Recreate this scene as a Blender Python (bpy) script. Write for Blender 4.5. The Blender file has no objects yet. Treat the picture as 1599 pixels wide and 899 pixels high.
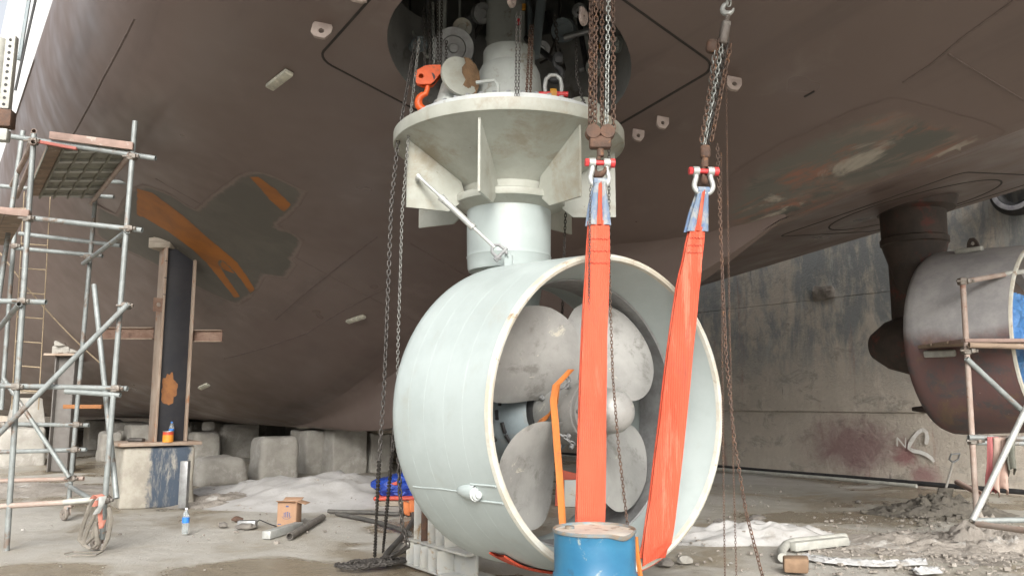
import bpy, bmesh, math, random
import numpy as np
from mathutils import Vector, Matrix, noise as mnoise

random.seed(7)
SC = bpy.context.scene
COL = SC.collection
R = math.radians

# ------------------------------------------------------------------ camera, world, sun, exposure
EYE = 1.75
FPX = 1255.0
PITCH = R(8.0)
cam_data = bpy.data.cameras.new('camera')
cam_data.sensor_width = 36.0
cam_data.lens = 36.0 * FPX / 1599.0
cam_data.clip_start = 0.05
cam_data.clip_end = 2000.0
cam = bpy.data.objects.new('camera', cam_data)
COL.objects.link(cam)
cam.location = (0, 0, EYE)
cam.rotation_euler = (R(90) + PITCH, 0, 0)
SC.camera = cam

SUN_ELEV, SUN_AZ = 29.0, 177.0      # azimuth clockwise from +Y: behind the camera, over the open stern
world = bpy.data.worlds.new('World')
SC.world = world
world.use_nodes = True
wn = world.node_tree
wn.nodes.clear()
w_out = wn.nodes.new('ShaderNodeOutputWorld')
w_bg = wn.nodes.new('ShaderNodeBackground')
w_sky = wn.nodes.new('ShaderNodeTexSky')
w_sky.sky_type = 'NISHITA'
w_sky.sun_disc = False
w_sky.sun_elevation = R(SUN_ELEV)
w_sky.sun_rotation = R(SUN_AZ)
w_sky.air_density = 1.0
w_sky.dust_density = 5.0
w_sky.ozone_density = 1.0
w_hsv = wn.nodes.new('ShaderNodeHueSaturation')     # overcast: most of the blue taken out of the sky
w_hsv.inputs['Saturation'].default_value = 0.22
wn.links.new(w_sky.outputs[0], w_hsv.inputs['Color'])
wn.links.new(w_hsv.outputs[0], w_bg.inputs['Color'])
w_bg.inputs['Strength'].default_value = 0.15
wn.links.new(w_bg.outputs[0], w_out.inputs['Surface'])

sun_data = bpy.data.lights.new('sun', 'SUN')
sun_data.energy = 1.5
sun_data.angle = R(35)
sun_data.color = (1.0, 0.97, 0.92)
sun = bpy.data.objects.new('sun', sun_data)
COL.objects.link(sun)
_d = Vector((math.sin(R(SUN_AZ)) * math.cos(R(SUN_ELEV)), math.cos(R(SUN_AZ)) * math.cos(R(SUN_ELEV)), math.sin(R(SUN_ELEV))))
sun.rotation_euler = (-_d).to_track_quat('-Z', 'Y').to_euler()
sun.location = (-6, -6, 12)

SC.view_settings.view_transform = 'Standard'
SC.view_settings.look = 'None'
SC.view_settings.exposure = 0.92
SC.view_settings.gamma = 1.0
SC.view_settings.use_curve_mapping = False
SC.cycles.use_denoising = True
SC.cycles.max_bounces = 8
SC.cycles.diffuse_bounces = 5

# ------------------------------------------------------------------ survey of the place (metres)
# ship frame: u aft, t to starboard, measured from the port thruster's stem axis
TH = R(36)
P1 = Vector((-0.03, 7.59))
A = Vector((math.sin(TH), -math.cos(TH)))
S = Vector((math.cos(TH), math.sin(TH)))
TC = 3.75                                # ship's centreline
SPACING = 7.65                            # between the two thrusters
A3 = Vector((A.x, A.y, 0)); S3 = Vector((S.x, S.y, 0)); Z3 = Vector((0, 0, 1))

def W(u, t, z):
    q = P1 + A * u + S * t
    return Vector((q.x, q.y, z))
def ray(x, y):
    v = (450 - y) / FPX
    return Vector(((x - 799.5) / FPX, math.cos(PITCH) - math.sin(PITCH) * v, math.sin(PITCH) + math.cos(PITCH) * v))
def atY(x, y, Y):
    r = ray(x, y); q = r * (Y / r.y); q.z += EYE; return q
def atz(x, y, z=0.0):
    r = ray(x, y); q = r * ((z - EYE) / r.z); q.z += EYE; return q
def at_t(x, y, t):
    r = ray(x, y); k = (t + S.dot(P1)) / (S.x * r.x + S.y * r.y); q = r * k; q.z += EYE; return q
def to_ut(q):
    d = Vector((q.x, q.y)) - P1
    return A.dot(d), S.dot(d)

# ------------------------------------------------------------------ mesh helpers
def smoothstep(x): x = max(0.0, min(1.0, x)); return x * x * (3 - 2 * x)
def lerp(a, b, k): return a + (b - a) * k
def frame(d):
    d = Vector(d).normalized()
    up = Vector((0, 0, 1)) if abs(d.z) < 0.95 else Vector((1, 0, 0))
    x = d.cross(up).normalized(); y = x.cross(d).normalized()
    return x, y, d
def wloc(o):
    q = Vector((0, 0, 0))
    while o is not None:
        q = q + o.location; o = o.parent
    return q

class MB:
    def __init__(s): s.v = []; s.f = []
    def add(s, vs, fs):
        n = len(s.v); s.v.extend(Vector(q) for q in vs); s.f.extend(tuple(i + n for i in f) for f in fs); return s
    def hexa(s, p):                      # 8 corners: 4 bottom ccw, 4 top ccw
        return s.add(p, [(0, 3, 2, 1), (4, 5, 6, 7), (0, 1, 5, 4), (1, 2, 6, 5), (2, 3, 7, 6), (3, 0, 4, 7)])
    def box(s, c, sx, sy, sz, x=Vector((1, 0, 0)), y=Vector((0, 1, 0)), z=Vector((0, 0, 1))):
        c = Vector(c); x = Vector(x) * sx / 2; y = Vector(y) * sy / 2; z = Vector(z) * sz / 2
        return s.hexa([c - x - y - z, c + x - y - z, c + x + y - z, c - x + y - z, c - x - y + z, c + x - y + z, c + x + y + z, c - x + y + z])
    def rbox(s, c, sx, sy, sz, x=Vector((1, 0, 0)), y=Vector((0, 1, 0)), z=Vector((0, 0, 1)), b=0.03, seg=2, jitter=0.0, taper=0.0):
        bm = bmesh.new(); bmesh.ops.create_cube(bm, size=1.0)
        for v in bm.verts:
            k = 1 - taper * (v.co.z + 0.5)
            v.co = Vector((v.co.x * sx * k, v.co.y * sy * k, v.co.z * sz))
        bmesh.ops.bevel(bm, geom=list(bm.edges), offset=b, segments=seg, affect='EDGES', profile=0.5)
        if jitter:
            bmesh.ops.subdivide_edges(bm, edges=[e for e in bm.edges if e.calc_length() > 0.2], cuts=3, use_grid_fill=True)
            for v in bm.verts:
                v.co += mnoise.noise_vector(v.co * 3 + Vector(c)) * jitter
        x, y, z = Vector(x), Vector(y), Vector(z); c = Vector(c)
        bm.verts.index_update()
        s.add([c + x * v.co.x + y * v.co.y + z * v.co.z for v in bm.verts], [[v.index for v in f.verts] for f in bm.faces])
        bm.free(); return s
    def cyl(s, p0, p1, r0, r1=None, n=16, caps=True):
        p0 = Vector(p0); p1 = Vector(p1); r1 = r0 if r1 is None else r1
        x, y, d = frame(p1 - p0)
        vs = []
        for p, r in ((p0, r0), (p1, r1)):
            for i in range(n):
                a = 2 * math.pi * i / n
                vs.append(p + x * (r * math.cos(a)) + y * (r * math.sin(a)))
        fs = [(i, (i + 1) % n, n + (i + 1) % n, n + i) for i in range(n)]
        if caps: fs += [tuple(range(n - 1, -1, -1)), tuple(range(n, 2 * n))]
        return s.add(vs, fs)
    def pipe(s, p0, p1, r, t=0.005, n=14):           # open-ended scaffold tube
        p0 = Vector(p0); p1 = Vector(p1); d = (p1 - p0).normalized()
        L = (p1 - p0).length
        return s.lathe(p0, d, [(0.12, 0.001), (0.12, r - t), (0, r - t), (0, r), (L, r), (L, r - t), (L - 0.12, r - t), (L - 0.12, 0.001)], n)
    def lathe(s, o, axis, prof, n=32, closed=False, x=None, y=None, a0=0.0, a1=2 * math.pi):
        o = Vector(o); fx, fy, d = frame(axis)
        if x is not None: fx, fy = Vector(x), Vector(y)
        full = abs(a1 - a0 - 2 * math.pi) < 1e-6
        m = n if full else n + 1
        vs = []
        for (h, r) in prof:
            for i in range(m):
                a = a0 + (a1 - a0) * i / n
                vs.append(o + d * h + fx * (r * math.cos(a)) + fy * (r * math.sin(a)))
        fs = []; k = len(prof)
        for j in range(k if closed else k - 1):
            j2 = (j + 1) % k
            for i in range(n):
                i2 = (i + 1) % m
                fs.append((j * m + i, j * m + i2, j2 * m + i2, j2 * m + i))
        return s.add(vs, fs)
    def tube(s, pts, r, n=8, caps=True, closed=False):
        pts = [Vector(p) for p in pts]
        rs = r if isinstance(r, (list, tuple)) else [r] * len(pts)
        vs = []; px = None; k = len(pts)
        for i, p in enumerate(pts):
            a = pts[i - 1] if (i > 0 or closed) else p
            b = pts[(i + 1) % k] if (i < k - 1 or closed) else p
            d = (b - a).normalized()
            if px is None: px = frame(d)[0]
            px = (px - d * px.dot(d)).normalized(); py = d.cross(px)
            for j in range(n):
                an = 2 * math.pi * j / n
                vs.append(p + px * (rs[i] * math.cos(an)) + py * (rs[i] * math.sin(an)))
        fs = []
        for i in range(k if closed else k - 1):
            i2 = (i + 1) % k
            for j in range(n):
                fs.append((i * n + j, i * n + (j + 1) % n, i2 * n + (j + 1) % n, i2 * n + j))
        if caps and not closed: fs += [tuple(range(n - 1, -1, -1)), tuple(range((k - 1) * n, k * n))]
        return s.add(vs, fs)
    def grid(s, rows):
        m = len(rows[0]); vs = [q for r in rows for q in r]
        fs = [(i * m + j, i * m + j + 1, (i + 1) * m + j + 1, (i + 1) * m + j) for i in range(len(rows) - 1) for j in range(m - 1)]
        return s.add(vs, fs)
    def prism(s, poly, off):             # polygon (3D, planar) thickened by the vector off
        n = len(poly); off = Vector(off)
        vs = [Vector(p) for p in poly] + [Vector(p) + off for p in poly]
        return s.add(vs, [tuple(range(n - 1, -1, -1)), tuple(range(n, 2 * n))] + [(i, (i + 1) % n, n + (i + 1) % n, n + i) for i in range(n)])
    def holed(s, c, x, y, pts, hole_c, hr, th, n=20):   # plate with a round hole, outline star-shaped about the hole
        c = Vector(c); x = Vector(x); y = Vector(y); z = x.cross(y).normalized() * th / 2
        hc = Vector((hole_c[0], hole_c[1]))
        P = [Vector(p) for p in pts]; out = []
        for i in range(n):
            a = 2 * math.pi * i / n; d = Vector((math.cos(a), math.sin(a))); best = None
            for j in range(len(P)):
                p, q = P[j] - hc, P[(j + 1) % len(P)] - hc; e = q - p
                den = d.x * e.y - d.y * e.x
                if abs(den) < 1e-9: continue
                k = (p.x * e.y - p.y * e.x) / den; w = (p.x * d.y - p.y * d.x) / den
                if k > 0 and -1e-6 <= w <= 1 + 1e-6: best = k if best is None else max(best, k)
            out.append(hc + d * (best or hr * 2))
        inn = [hc + Vector((math.cos(2 * math.pi * i / n), math.sin(2 * math.pi * i / n))) * hr for i in range(n)]
        vs = []
        for L, sg in ((out, 1), (inn, 1), (out, -1), (inn, -1)):
            vs += [c + x * p.x + y * p.y + z * sg for p in L]
        fs = []
        for i in range(n):
            k = (i + 1) % n
            fs += [(i, k, n + k, n + i), (2 * n + i, 3 * n + i, 3 * n + k, 2 * n + k), (i, 2 * n + i, 2 * n + k, k), (n + i, n + k, 3 * n + k, 3 * n + i)]
        return s.add(vs, fs)
    def mesh(s, name, o=Vector((0, 0, 0)), smooth=True, ang=35):
        me = bpy.data.meshes.new(name)
        me.from_pydata([tuple(q - o) for q in s.v], [], s.f)
        me.update()
        if smooth:
            me.polygons.foreach_set('use_smooth', [True] * len(me.polygons))
            me.set_sharp_from_angle(angle=R(ang))
        return me
    def build(s, name, mat, parent=None, smooth=True, ang=35, loc=None):
        base = wloc(parent) if parent is not None else (Vector(loc) if loc is not None else Vector((0, 0, 0)))
        me = s.mesh(name, base, smooth, ang)
        me.materials.append(mat)
        o = bpy.data.objects.new(name, me); COL.objects.link(o)
        if parent is not None: o.parent = parent
        else: o.location = base
        return o

def tag(o, label=None, cat=None, group=None, kind=None):
    if label: o['label'] = label
    if cat: o['category'] = cat
    if group: o['group'] = group
    if kind: o['kind'] = kind
    return o
def thing(name, label, cat, loc, group=None):
    o = bpy.data.objects.new(name, None); COL.objects.link(o); o.location = Vector(loc); o.empty_display_size = 0.2
    return tag(o, label, cat, group)
def inst(name, me, mtx, parent, mat=None):
    o = bpy.data.objects.new(name, me); COL.objects.link(o)
    o.parent = parent
    m = Matrix(mtx); m.translation = m.translation - wloc(parent)
    o.matrix_local = m
    return o

# ------------------------------------------------------------------ materials
def rgb(h):
    c = [int(h[i:i + 2], 16) / 255 for i in (0, 2, 4)]
    return tuple(x / 12.92 if x <= 0.04045 else ((x + 0.055) / 1.055) ** 2.4 for x in c) + (1,)
class NT:
    def __init__(s, name):
        s.m = bpy.data.materials.new(name); s.m.use_nodes = True; s.t = s.m.node_tree; s.t.nodes.clear()
        s.out = s.n('ShaderNodeOutputMaterial'); s.b = s.n('ShaderNodeBsdfPrincipled'); s.l(s.b.outputs[0], s.out.inputs[0])
        s.co = s.n('ShaderNodeTexCoord').outputs['Object']
    def n(s, k): return s.t.nodes.new(k)
    def l(s, a, b): s.t.links.new(a, b)
    def noise(s, scale, detail=6, rough=0.6, stretch=None, dist=0.0, off=0.0, rot=0.0):
        co = s.co
        if rot:
            mr = s.n('ShaderNodeMapping'); mr.inputs['Rotation'].default_value = (0, 0, rot); s.l(co, mr.inputs['Vector']); co = mr.outputs[0]
        if stretch or off:
            mp = s.n('ShaderNodeMapping'); mp.inputs['Scale'].default_value = stretch or (1, 1, 1)
            mp.inputs['Location'].default_value = (off, off * 1.7, off * 0.6); s.l(co, mp.inputs['Vector']); co = mp.outputs[0]
        t = s.n('ShaderNodeTexNoise'); t.inputs['Scale'].default_value = scale; t.inputs['Detail'].default_value = detail
        t.inputs['Roughness'].default_value = rough; t.inputs['Distortion'].default_value = dist
        s.l(co, t.inputs['Vector']); return t.outputs['Fac']
    def ramp(s, fac, a, b):
        r = s.n('ShaderNodeMapRange'); r.interpolation_type = 'SMOOTHSTEP'
        r.inputs['From Min'].default_value = a; r.inputs['From Max'].default_value = b
        s.l(fac, r.inputs['Value']); return r.outputs[0]
    def math(s, op, a, b=None):
        m = s.n('ShaderNodeMath'); m.operation = op
        for i, q in enumerate((a, b)):
            if q is None: continue
            if isinstance(q, (int, float)): m.inputs[i].default_value = q
            else: s.l(q, m.inputs[i])
        return m.outputs[0]
    def mix(s, fac, a, b):
        m = s.n('ShaderNodeMix'); m.data_type = 'RGBA'
        if isinstance(fac, (int, float)): m.inputs[0].default_value = fac
        else: s.l(fac, m.inputs[0])
        for i, q in ((6, a), (7, b)):
            if isinstance(q, tuple): m.inputs[i].default_value = q
            else: s.l(q, m.inputs[i])
        return m.outputs[2]
    def bump(s, h, strength=0.3, dist=0.01):
        b = s.n('ShaderNodeBump'); b.inputs['Strength'].default_value = strength; b.inputs['Distance'].default_value = dist
        s.l(h, b.inputs['Height']); s.l(b.outputs[0], s.b.inputs['Normal'])
    def fin(s, col, rough=0.6, metal=0.0, rv=None):
        if isinstance(col, tuple): s.b.inputs['Base Color'].default_value = col
        else: s.l(col, s.b.inputs['Base Color'])
        if isinstance(rough, (int, float)): s.b.inputs['Roughness'].default_value = rough
        else: s.l(rough, s.b.inputs['Roughness'])
        s.b.inputs['Metallic'].default_value = metal
        return s.m

def worn(name, c1, c2, c3=None, scale=3.0, s3=2.0, thr=(0.56, 0.66), rough=0.6, bump=0.2, bs=30, metal=0.0, stretch=None, st3=None, c4=None, s4=8.0, thr4=(0.62, 0.68), bd=0.01):
    t = NT(name)
    col = t.mix(t.ramp(t.noise(scale, 8, 0.65, stretch), 0.35, 0.65), c1, c2)
    if c3: col = t.mix(t.ramp(t.noise(s3, 10, 0.7, st3, 0.3, 5.2), *thr), col, c3)
    if c4: col = t.mix(t.ramp(t.noise(s4, 10, 0.75, None, 0.6, 11.7), *thr4), col, c4)
    if bump: t.bump(t.noise(bs, 6, 0.65), bump, bd)
    rr = t.n('ShaderNodeMapRange'); rr.inputs['To Min'].default_value = max(0.05, rough - 0.12); rr.inputs['To Max'].default_value = min(1, rough + 0.12)
    t.l(t.noise(scale * 2.3, 4), rr.inputs['Value'])
    return t.fin(col, rr.outputs[0], metal)

HULL_A, HULL_B = (0.128, 0.093, 0.080, 1), (0.156, 0.117, 0.102, 1)
def hull_colour(t):
    c = t.mix(t.ramp(t.noise(0.30, 3, 0.5), 0.35, 0.65), HULL_A, HULL_B)
    c = t.mix(t.math('MULTIPLY', t.ramp(t.noise(0.8, 5, 0.6, (0.22, 2.2, 1.0), 0.3, 3.1, R(54)), 0.50, 0.72), 0.55), c, (0.090, 0.067, 0.059, 1))   # roller and rub marks along the ship
    c = t.mix(t.math('MULTIPLY', t.ramp(t.noise(1.1, 5, 0.6, None, 0.5, 18.0), 0.56, 0.74), 0.6), c, (0.175, 0.138, 0.122, 1))
    return c
def hull_paint():
    t = NT('hull_antifouling')
    c = hull_colour(t)
    t.bump(t.noise(0.75, 3, 0.45), 0.16, 0.08)
    return t.fin(c, t.ramp(t.noise(1.2, 2), -0.45, 1.65))
M_HULL = hull_paint()
M_TOPSIDE = worn('topside_white', (0.80, 0.80, 0.78, 1), (0.72, 0.73, 0.72, 1), scale=1.0, rough=0.4, bump=0.05)
M_SEAM = worn('dark_joint', (0.020, 0.016, 0.014, 1), (0.03, 0.024, 0.02, 1), rough=0.8)
M_WELD = worn('weld_bead', (0.098, 0.072, 0.062, 1), (0.135, 0.102, 0.089, 1), scale=9, rough=0.7)
M_LUG = worn('lug_paint', (0.25, 0.20, 0.175, 1), (0.33, 0.27, 0.235, 1), scale=9, rough=0.6)
M_ZINC = worn('zinc', (0.48, 0.46, 0.37, 1), (0.33, 0.32, 0.27, 1), c3=(0.6, 0.58, 0.48, 1), scale=14, s3=9, rough=0.75, bump=0.5)
def feathered(name, c1, c2, sc_, halo=None, under=None):
    t = NT(name)
    at = t.n('ShaderNodeAttribute'); at.attribute_name = 'fade'
    f_ = t.math('ADD', at.outputs['Fac'], t.math('MULTIPLY', t.math('SUBTRACT', t.noise(7, 8, 0.7), 0.5), 0.9))
    body = t.mix(t.ramp(t.noise(sc_, 7, 0.65, None, 0.4, 2.0), 0.38, 0.64), c1, c2)
    under = under or hull_colour(t)
    c = t.mix(t.ramp(f_, 0.18, 0.75), under, body)
    if halo:
        h_ = t.math('MULTIPLY', t.ramp(f_, 0.05, 0.28), t.math('SUBTRACT', 1.0, t.ramp(f_, 0.30, 0.60)))
        c = t.mix(t.math('MULTIPLY', h_, 0.5), c, halo)
    return t.fin(c, 0.6)
M_PRIMER = feathered('grey_primer', (0.092, 0.085, 0.071, 1), (0.112, 0.102, 0.085, 1), 1.3, (0.22, 0.175, 0.15, 1))
M_ORANGE = feathered('orange_primer', (0.32, 0.112, 0.015, 1), (0.23, 0.086, 0.018, 1), 1.8, None, (0.10, 0.092, 0.077, 1))
def worn_hull():
    t = NT('scraped_antifouling')
    at = t.n('ShaderNodeAttribute'); at.attribute_name = 'fade'
    f_ = t.math('ADD', at.outputs['Fac'], t.math('MULTIPLY', t.math('SUBTRACT', t.noise(3, 8, 0.7), 0.5), 0.9))
    rt = R(54); st = (0.42, 1.2, 1.0)
    c = t.mix(t.ramp(t.noise(1.2, 8, 0.68, st, 0.6, 0.5, rt), 0.42, 0.58), (0.190, 0.142, 0.118, 1), (0.128, 0.120, 0.102, 1))
    c = t.mix(t.ramp(t.noise(1.5, 9, 0.70, st, 0.8, 4.4, rt), 0.48, 0.60), c, (0.235, 0.112, 0.078, 1))
    c = t.mix(t.ramp(t.noise(1.4, 9, 0.70, st, 0.9, 9.4, rt), 0.53, 0.62), c, (0.098, 0.096, 0.083, 1))
    c = t.mix(t.ramp(t.noise(1.0, 8, 0.66, st, 1.0, 1.1, rt), 0.57, 0.65), c, (0.33, 0.30, 0.25, 1))
    under = hull_colour(t)
    t.bump(t.noise(18, 7, 0.7), 0.2, 0.01)
    return t.fin(t.mix(t.ramp(f_, 0.2, 0.7), under, c), 0.62)
M_SCRAPED = worn_hull()

# ------------------------------------------------------------------ the ship's hull
def hermite(xs, ys):
    xs = list(xs); ys = list(ys); n = len(xs)
    m = []
    for i in range(n):
        if i == 0: m.append((ys[1] - ys[0]) / (xs[1] - xs[0]))
        elif i == n - 1: m.append((ys[-1] - ys[-2]) / (xs[-1] - xs[-2]))
        else:
            d0 = (ys[i] - ys[i - 1]) / (xs[i] - xs[i - 1]); d1 = (ys[i + 1] - ys[i]) / (xs[i + 1] - xs[i])
            m.append(0 if d0 * d1 <= 0 else 2 * d0 * d1 / (d0 + d1))
    def fn(x):
        if x <= xs[0]: return ys[0]
        if x >= xs[-1]: return ys[-1] + m[-1] * (x - xs[-1])
        for i in range(n - 1):
            if x <= xs[i + 1]:
                h = xs[i + 1] - xs[i]; k = (x - xs[i]) / h
                return (ys[i] * (2 * k ** 3 - 3 * k * k + 1) + h * m[i] * (k ** 3 - 2 * k * k + k) + ys[i + 1] * (-2 * k ** 3 + 3 * k * k) + h * m[i + 1] * (k ** 3 - k * k))
    return fn
z_keel = hermite([-45, -15, -11.6, -7, -2.6, 0, 2, 5, 8], [1.12, 1.12, 1.5, 2.7, 3.74, 4.12, 4.40, 4.82, 5.25])
z_port = hermite([-45, -30, -25, -21, -17.2, -8.65, -3, 0, 2, 5, 8], [1.15, 1.18, 1.3, 1.85, 2.80, 4.62, 5.05, 5.36, 5.62, 6.03, 6.45])
T_KNEE, T_SIDE = 1.9, 3.4       # distances to port of the thruster axis
def side_in(u): return 0.0 if u > -54 else ((-54 - u) / 16.0) ** 2 * 5.5      # the sides close in towards the bow
def hull_z(u, t):
    """bottom height inside the turn of the bilge"""
    s = abs(t - TC) / (TC + 1.2)
    a, b = z_keel(u), z_port(u)
    p = lerp(1.0, 1.9, smoothstep((-u - 4) / 14.0))
    dip = 0.26 * max(0.0, 1 - abs(t - TC) / 1.7) * smoothstep((u + 3.4) / 2.6)        # the keel ridge that runs aft to the stern
    return a + (b - a) * (s ** p) * (0.6 if t > TC else 1.0) - dip
def section(u, side):
    """bilge and side points beyond the knee: side=-1 port, +1 starboard"""
    k = 1.0 - side_in(u) / (TC + T_SIDE)
    ks, ss = (T_KNEE, T_SIDE) if side < 0 else (T_KNEE, T_KNEE + 0.5 + 1.9 * smoothstep((-u - 13) / 6.0))  # starboard side widened forward to shut out light from the wall gap
    tk = TC + side * (TC + ks) * k; ts = TC + side * (TC + ss) * k
    zk = hull_z(u, TC + side * (TC + T_KNEE))
    e = 0.02
    sl = (zk - hull_z(u, TC + side * (TC + T_KNEE - e))) / e
    d0 = math.atan(sl); d1 = R(88)
    rad = abs(ts - tk) / (math.sin(d1) - math.sin(d0))
    out = []
    for i in range(1, 13):
        a = d0 + (d1 - d0) * i / 12
        out.append((tk + side * rad * (math.sin(a) - math.sin(d0)), zk + rad * (math.cos(d0) - math.cos(a))))
    zt = out[-1][1]
    return out, ts, zt
Z_PAINT, Z_DECK, Z_SIDE = 7.4, 8.8, 13.0
def hull_normal(u, t):
    e = 0.03
    gu = (hull_z(u + e, t) - hull_z(u - e, t)) / (2 * e); gt = (hull_z(u, t + e) - hull_z(u, t - e)) / (2 * e)
    return (A3 * gu + S3 * gt - Z3).normalized()         # pointing out of the ship, downwards
def on_hull(u, t, off=0.0):
    return W(u, t, hull_z(u, t)) + hull_normal(u, t) * off
def hit_hull(x, y):
    """where the sight line of a surveyed point meets the bottom"""
    r = ray(x, y); o = Vector((0, 0, EYE)); k = 1.0; prev = None
    while k < 60:
        q = o + r * k; u, t = to_ut(q)
        d = q.z - hull_z(u, t)
        if prev is not None and d > 0 and prev <= 0:
            lo, hi = k - 0.05, k
            for _ in range(20):
                mid = (lo + hi) / 2; q = o + r * mid; u, t = to_ut(q)
                if q.z - hull_z(u, t) > 0: hi = mid
                else: lo = mid
            return to_ut(q)
        prev = d; k += 0.05
    return to_ut(o + r * 20)

HOLE_R = 1.2
ship = thing('ship', 'large brown-bottomed ship in the dry dock, its stern overhanging the thruster', 'ship', W(-6, TC, 0))
def build_hull():
    sq = [round(-1.4 + 0.28 * i, 4) for i in range(11)]
    us = [-70, -65, -60, -54, -48, -42, -36, -32, -29, -26.5, -24, -22.5, -21, -20, -19, -18, -17, -16, -15.3] + [-14.8 + 0.26 * i for i in range(51)] + sq + [1.4 + 0.25 * i for i in range(1, 15)]
    tl = [-1.9, -1.65] + sq + [1.4 + 0.235 * i for i in range(1, 10)] + [3.64, 3.75]
    ts = tl + [2 * TC - t for t in reversed(tl[:-1])]
    def k_of(u): return 1.0 - side_in(u) / (TC + T_SIDE)
    rows = []
    for u in us:
        pts = []
        sec, tsd, zt = section(u, -1)
        for z in (Z_SIDE, Z_DECK, Z_PAINT): pts.append((tsd, z))
        if zt < Z_PAINT - 0.3: pts.append((tsd, (zt + Z_PAINT) / 2))
        else: pts.append((tsd, Z_PAINT - 0.001))
        for q in reversed(sec): pts.append((q[0], min(q[1], Z_PAINT - 0.002)))
        for t in ts: pts.append((TC + (t - TC) * k_of(u), hull_z(u, t)))
        sec, tsd, zt = section(u, 1)
        for q in sec: pts.append((q[0], min(q[1], Z_PAINT - 0.002)))
        pts.append((tsd, (zt + Z_PAINT) / 2 if zt < Z_PAINT - 0.3 else Z_PAINT - 0.001))
        for z in (Z_PAINT, 8.4, Z_DECK): pts.append((tsd, z))
        rows.append([W(u, t, z) for t, z in pts])
    nb = 3 + 1 + 12
    assert us == sorted(us) and tl == sorted(tl)
    iu0, iu1 = us.index(-1.4), us.index(1.4)
    j0 = nb + ts.index(-1.4); j1 = nb + ts.index(1.4)
    b = MB(); m = len(rows[0])
    b.v = [q for r in rows for q in r]
    top = MB(); top.v = b.v
    for i in range(len(rows) - 1):
        for j in range(m - 1):
            if iu0 <= i < iu1 and j0 <= j < j1: continue
            f = (i * m + j, i * m + j + 1, (i + 1) * m + j + 1, (i + 1) * m + j)
            (top if (j < 2 or j >= m - 3) else b).f.append(f)
    # ring of faces between the square pad border and the round opening
    border = [(us[iu0], ts[k]) for k in range(ts.index(-1.4), ts.index(1.4))] + [(us[k], 1.4) for k in range(iu0, iu1)] \
        + [(us[iu1], ts[k]) for k in range(ts.index(1.4), ts.index(-1.4), -1)] + [(us[k], -1.4) for k in range(iu1, iu0, -1)]
    fine = []
    for i in range(len(border)):
        p, q = border[i], border[(i + 1) % len(border)]
        for k in range(2): fine.append((lerp(p[0], q[0], k / 2), lerp(p[1], q[1], k / 2)))
    rws = []
    for (u, t) in fine:
        L = math.hypot(u, t); cu, ct = u / L * HOLE_R, t / L * HOLE_R
        rws.append([W(lerp(u, cu, k / 4), lerp(t, ct, k / 4), hull_z(lerp(u, cu, k / 4), lerp(t, ct, k / 4))) for k in range(5)])
    rws.append(rws[0]); b.grid(rws)
    # transom
    tr = rows[-1]; c0 = W(us[-1], TC, Z_DECK)
    n0 = len(b.v); b.v.append(c0)
    base = (len(rows) - 1) * m
    for j in range(1, m - 1): b.f.append((base + j, base + j + 1, n0))
    hull = b.build('hull', M_HULL, ship, ang=50)
    top.build('topside', M_TOPSIDE, ship)
    dk = MB()
    for i in range(len(rows) - 1):
        dk.add([rows[i][1], rows[i][-1], rows[i + 1][-1], rows[i + 1][1]], [(0, 1, 2, 3)])
    dk.build('deck', M_HULL, ship)
    # wall of the thruster well
    wl = MB(); rr = []
    for k in range(49):
        a = 2 * math.pi * k / 48; u, t = HOLE_R * math.cos(a), HOLE_R * math.sin(a)
        rr.append([W(u, t, hull_z(u, t)), W(u, t, 5.9), W(u * 1.5, t * 1.5, 5.95), W(u * 1.5, t * 1.5, 7.6), W(0, 0, 7.6)])
    wl.grid(rr); wl.build('thruster_well', M_WELL, hull)
    return hull
M_WELL = worn('well_paint', (0.20, 0.20, 0.19, 1), (0.26, 0.26, 0.25, 1), scale=3, c3=(0.12, 0.11, 0.10, 1), rough=0.6)
hull = build_hull()

def hull_ribbon(name, pts, w, mat, h=0.004, parent=None, sub=0.15):
    """a raised bead or joint strip that follows the hull through (u,t) points"""
    P = []
    for i in range(len(pts) - 1):
        (u0, t0), (u1, t1) = pts[i], pts[i + 1]
        n = max(1, int(math.hypot(u1 - u0, t1 - t0) / sub))
        for k in range(n): P.append((lerp(u0, u1, k / n), lerp(t0, t1, k / n)))
    P.append(pts[-1])
    rows = []
    for i, (u, t) in enumerate(P):
        a = P[max(0, i - 1)]; c = P[min(len(P) - 1, i + 1)]
        d = Vector((c[0] - a[0], c[1] - a[1])).normalized(); nn = Vector((-d.y, d.x)) * w / 2
        rows.append([on_hull(u - nn.x, t - nn.y, -0.004), on_hull(u - nn.x * .8, t - nn.y * .8, h), on_hull(u + nn.x * .8, t + nn.y * .8, h), on_hull(u + nn.x, t + nn.y, -0.004)])
    return MB().grid(rows).build(name, mat, parent or hull)

def pad_joint(tc, name):
    pts = []; h = 1.42; r = 0.16
    for (su, st, a0) in ((1, 1, 0), (-1, 1, 90), (-1, -1, 180), (1, -1, 270)):
        cu, ct = su * (h - r), tc + st * (h - r)
        for k in range(6):
            a = R(a0 + 18 * k); pts.append((cu + r * math.cos(a), ct + r * math.sin(a)))
    pts.append(pts[0])
    hull_ribbon(name, pts, 0.028, M_SEAM, 0.006)
pad_joint(0, 'pad_joint'); pad_joint(SPACING, 'pad_joint')
# ring joint round the other thruster's seat
hull_ribbon('ring_joint', [(1.2 * math.cos(R(a)), SPACING + 1.2 * math.sin(R(a))) for a in range(0, 361, 6)], 0.03, M_SEAM, 0.006)
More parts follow.
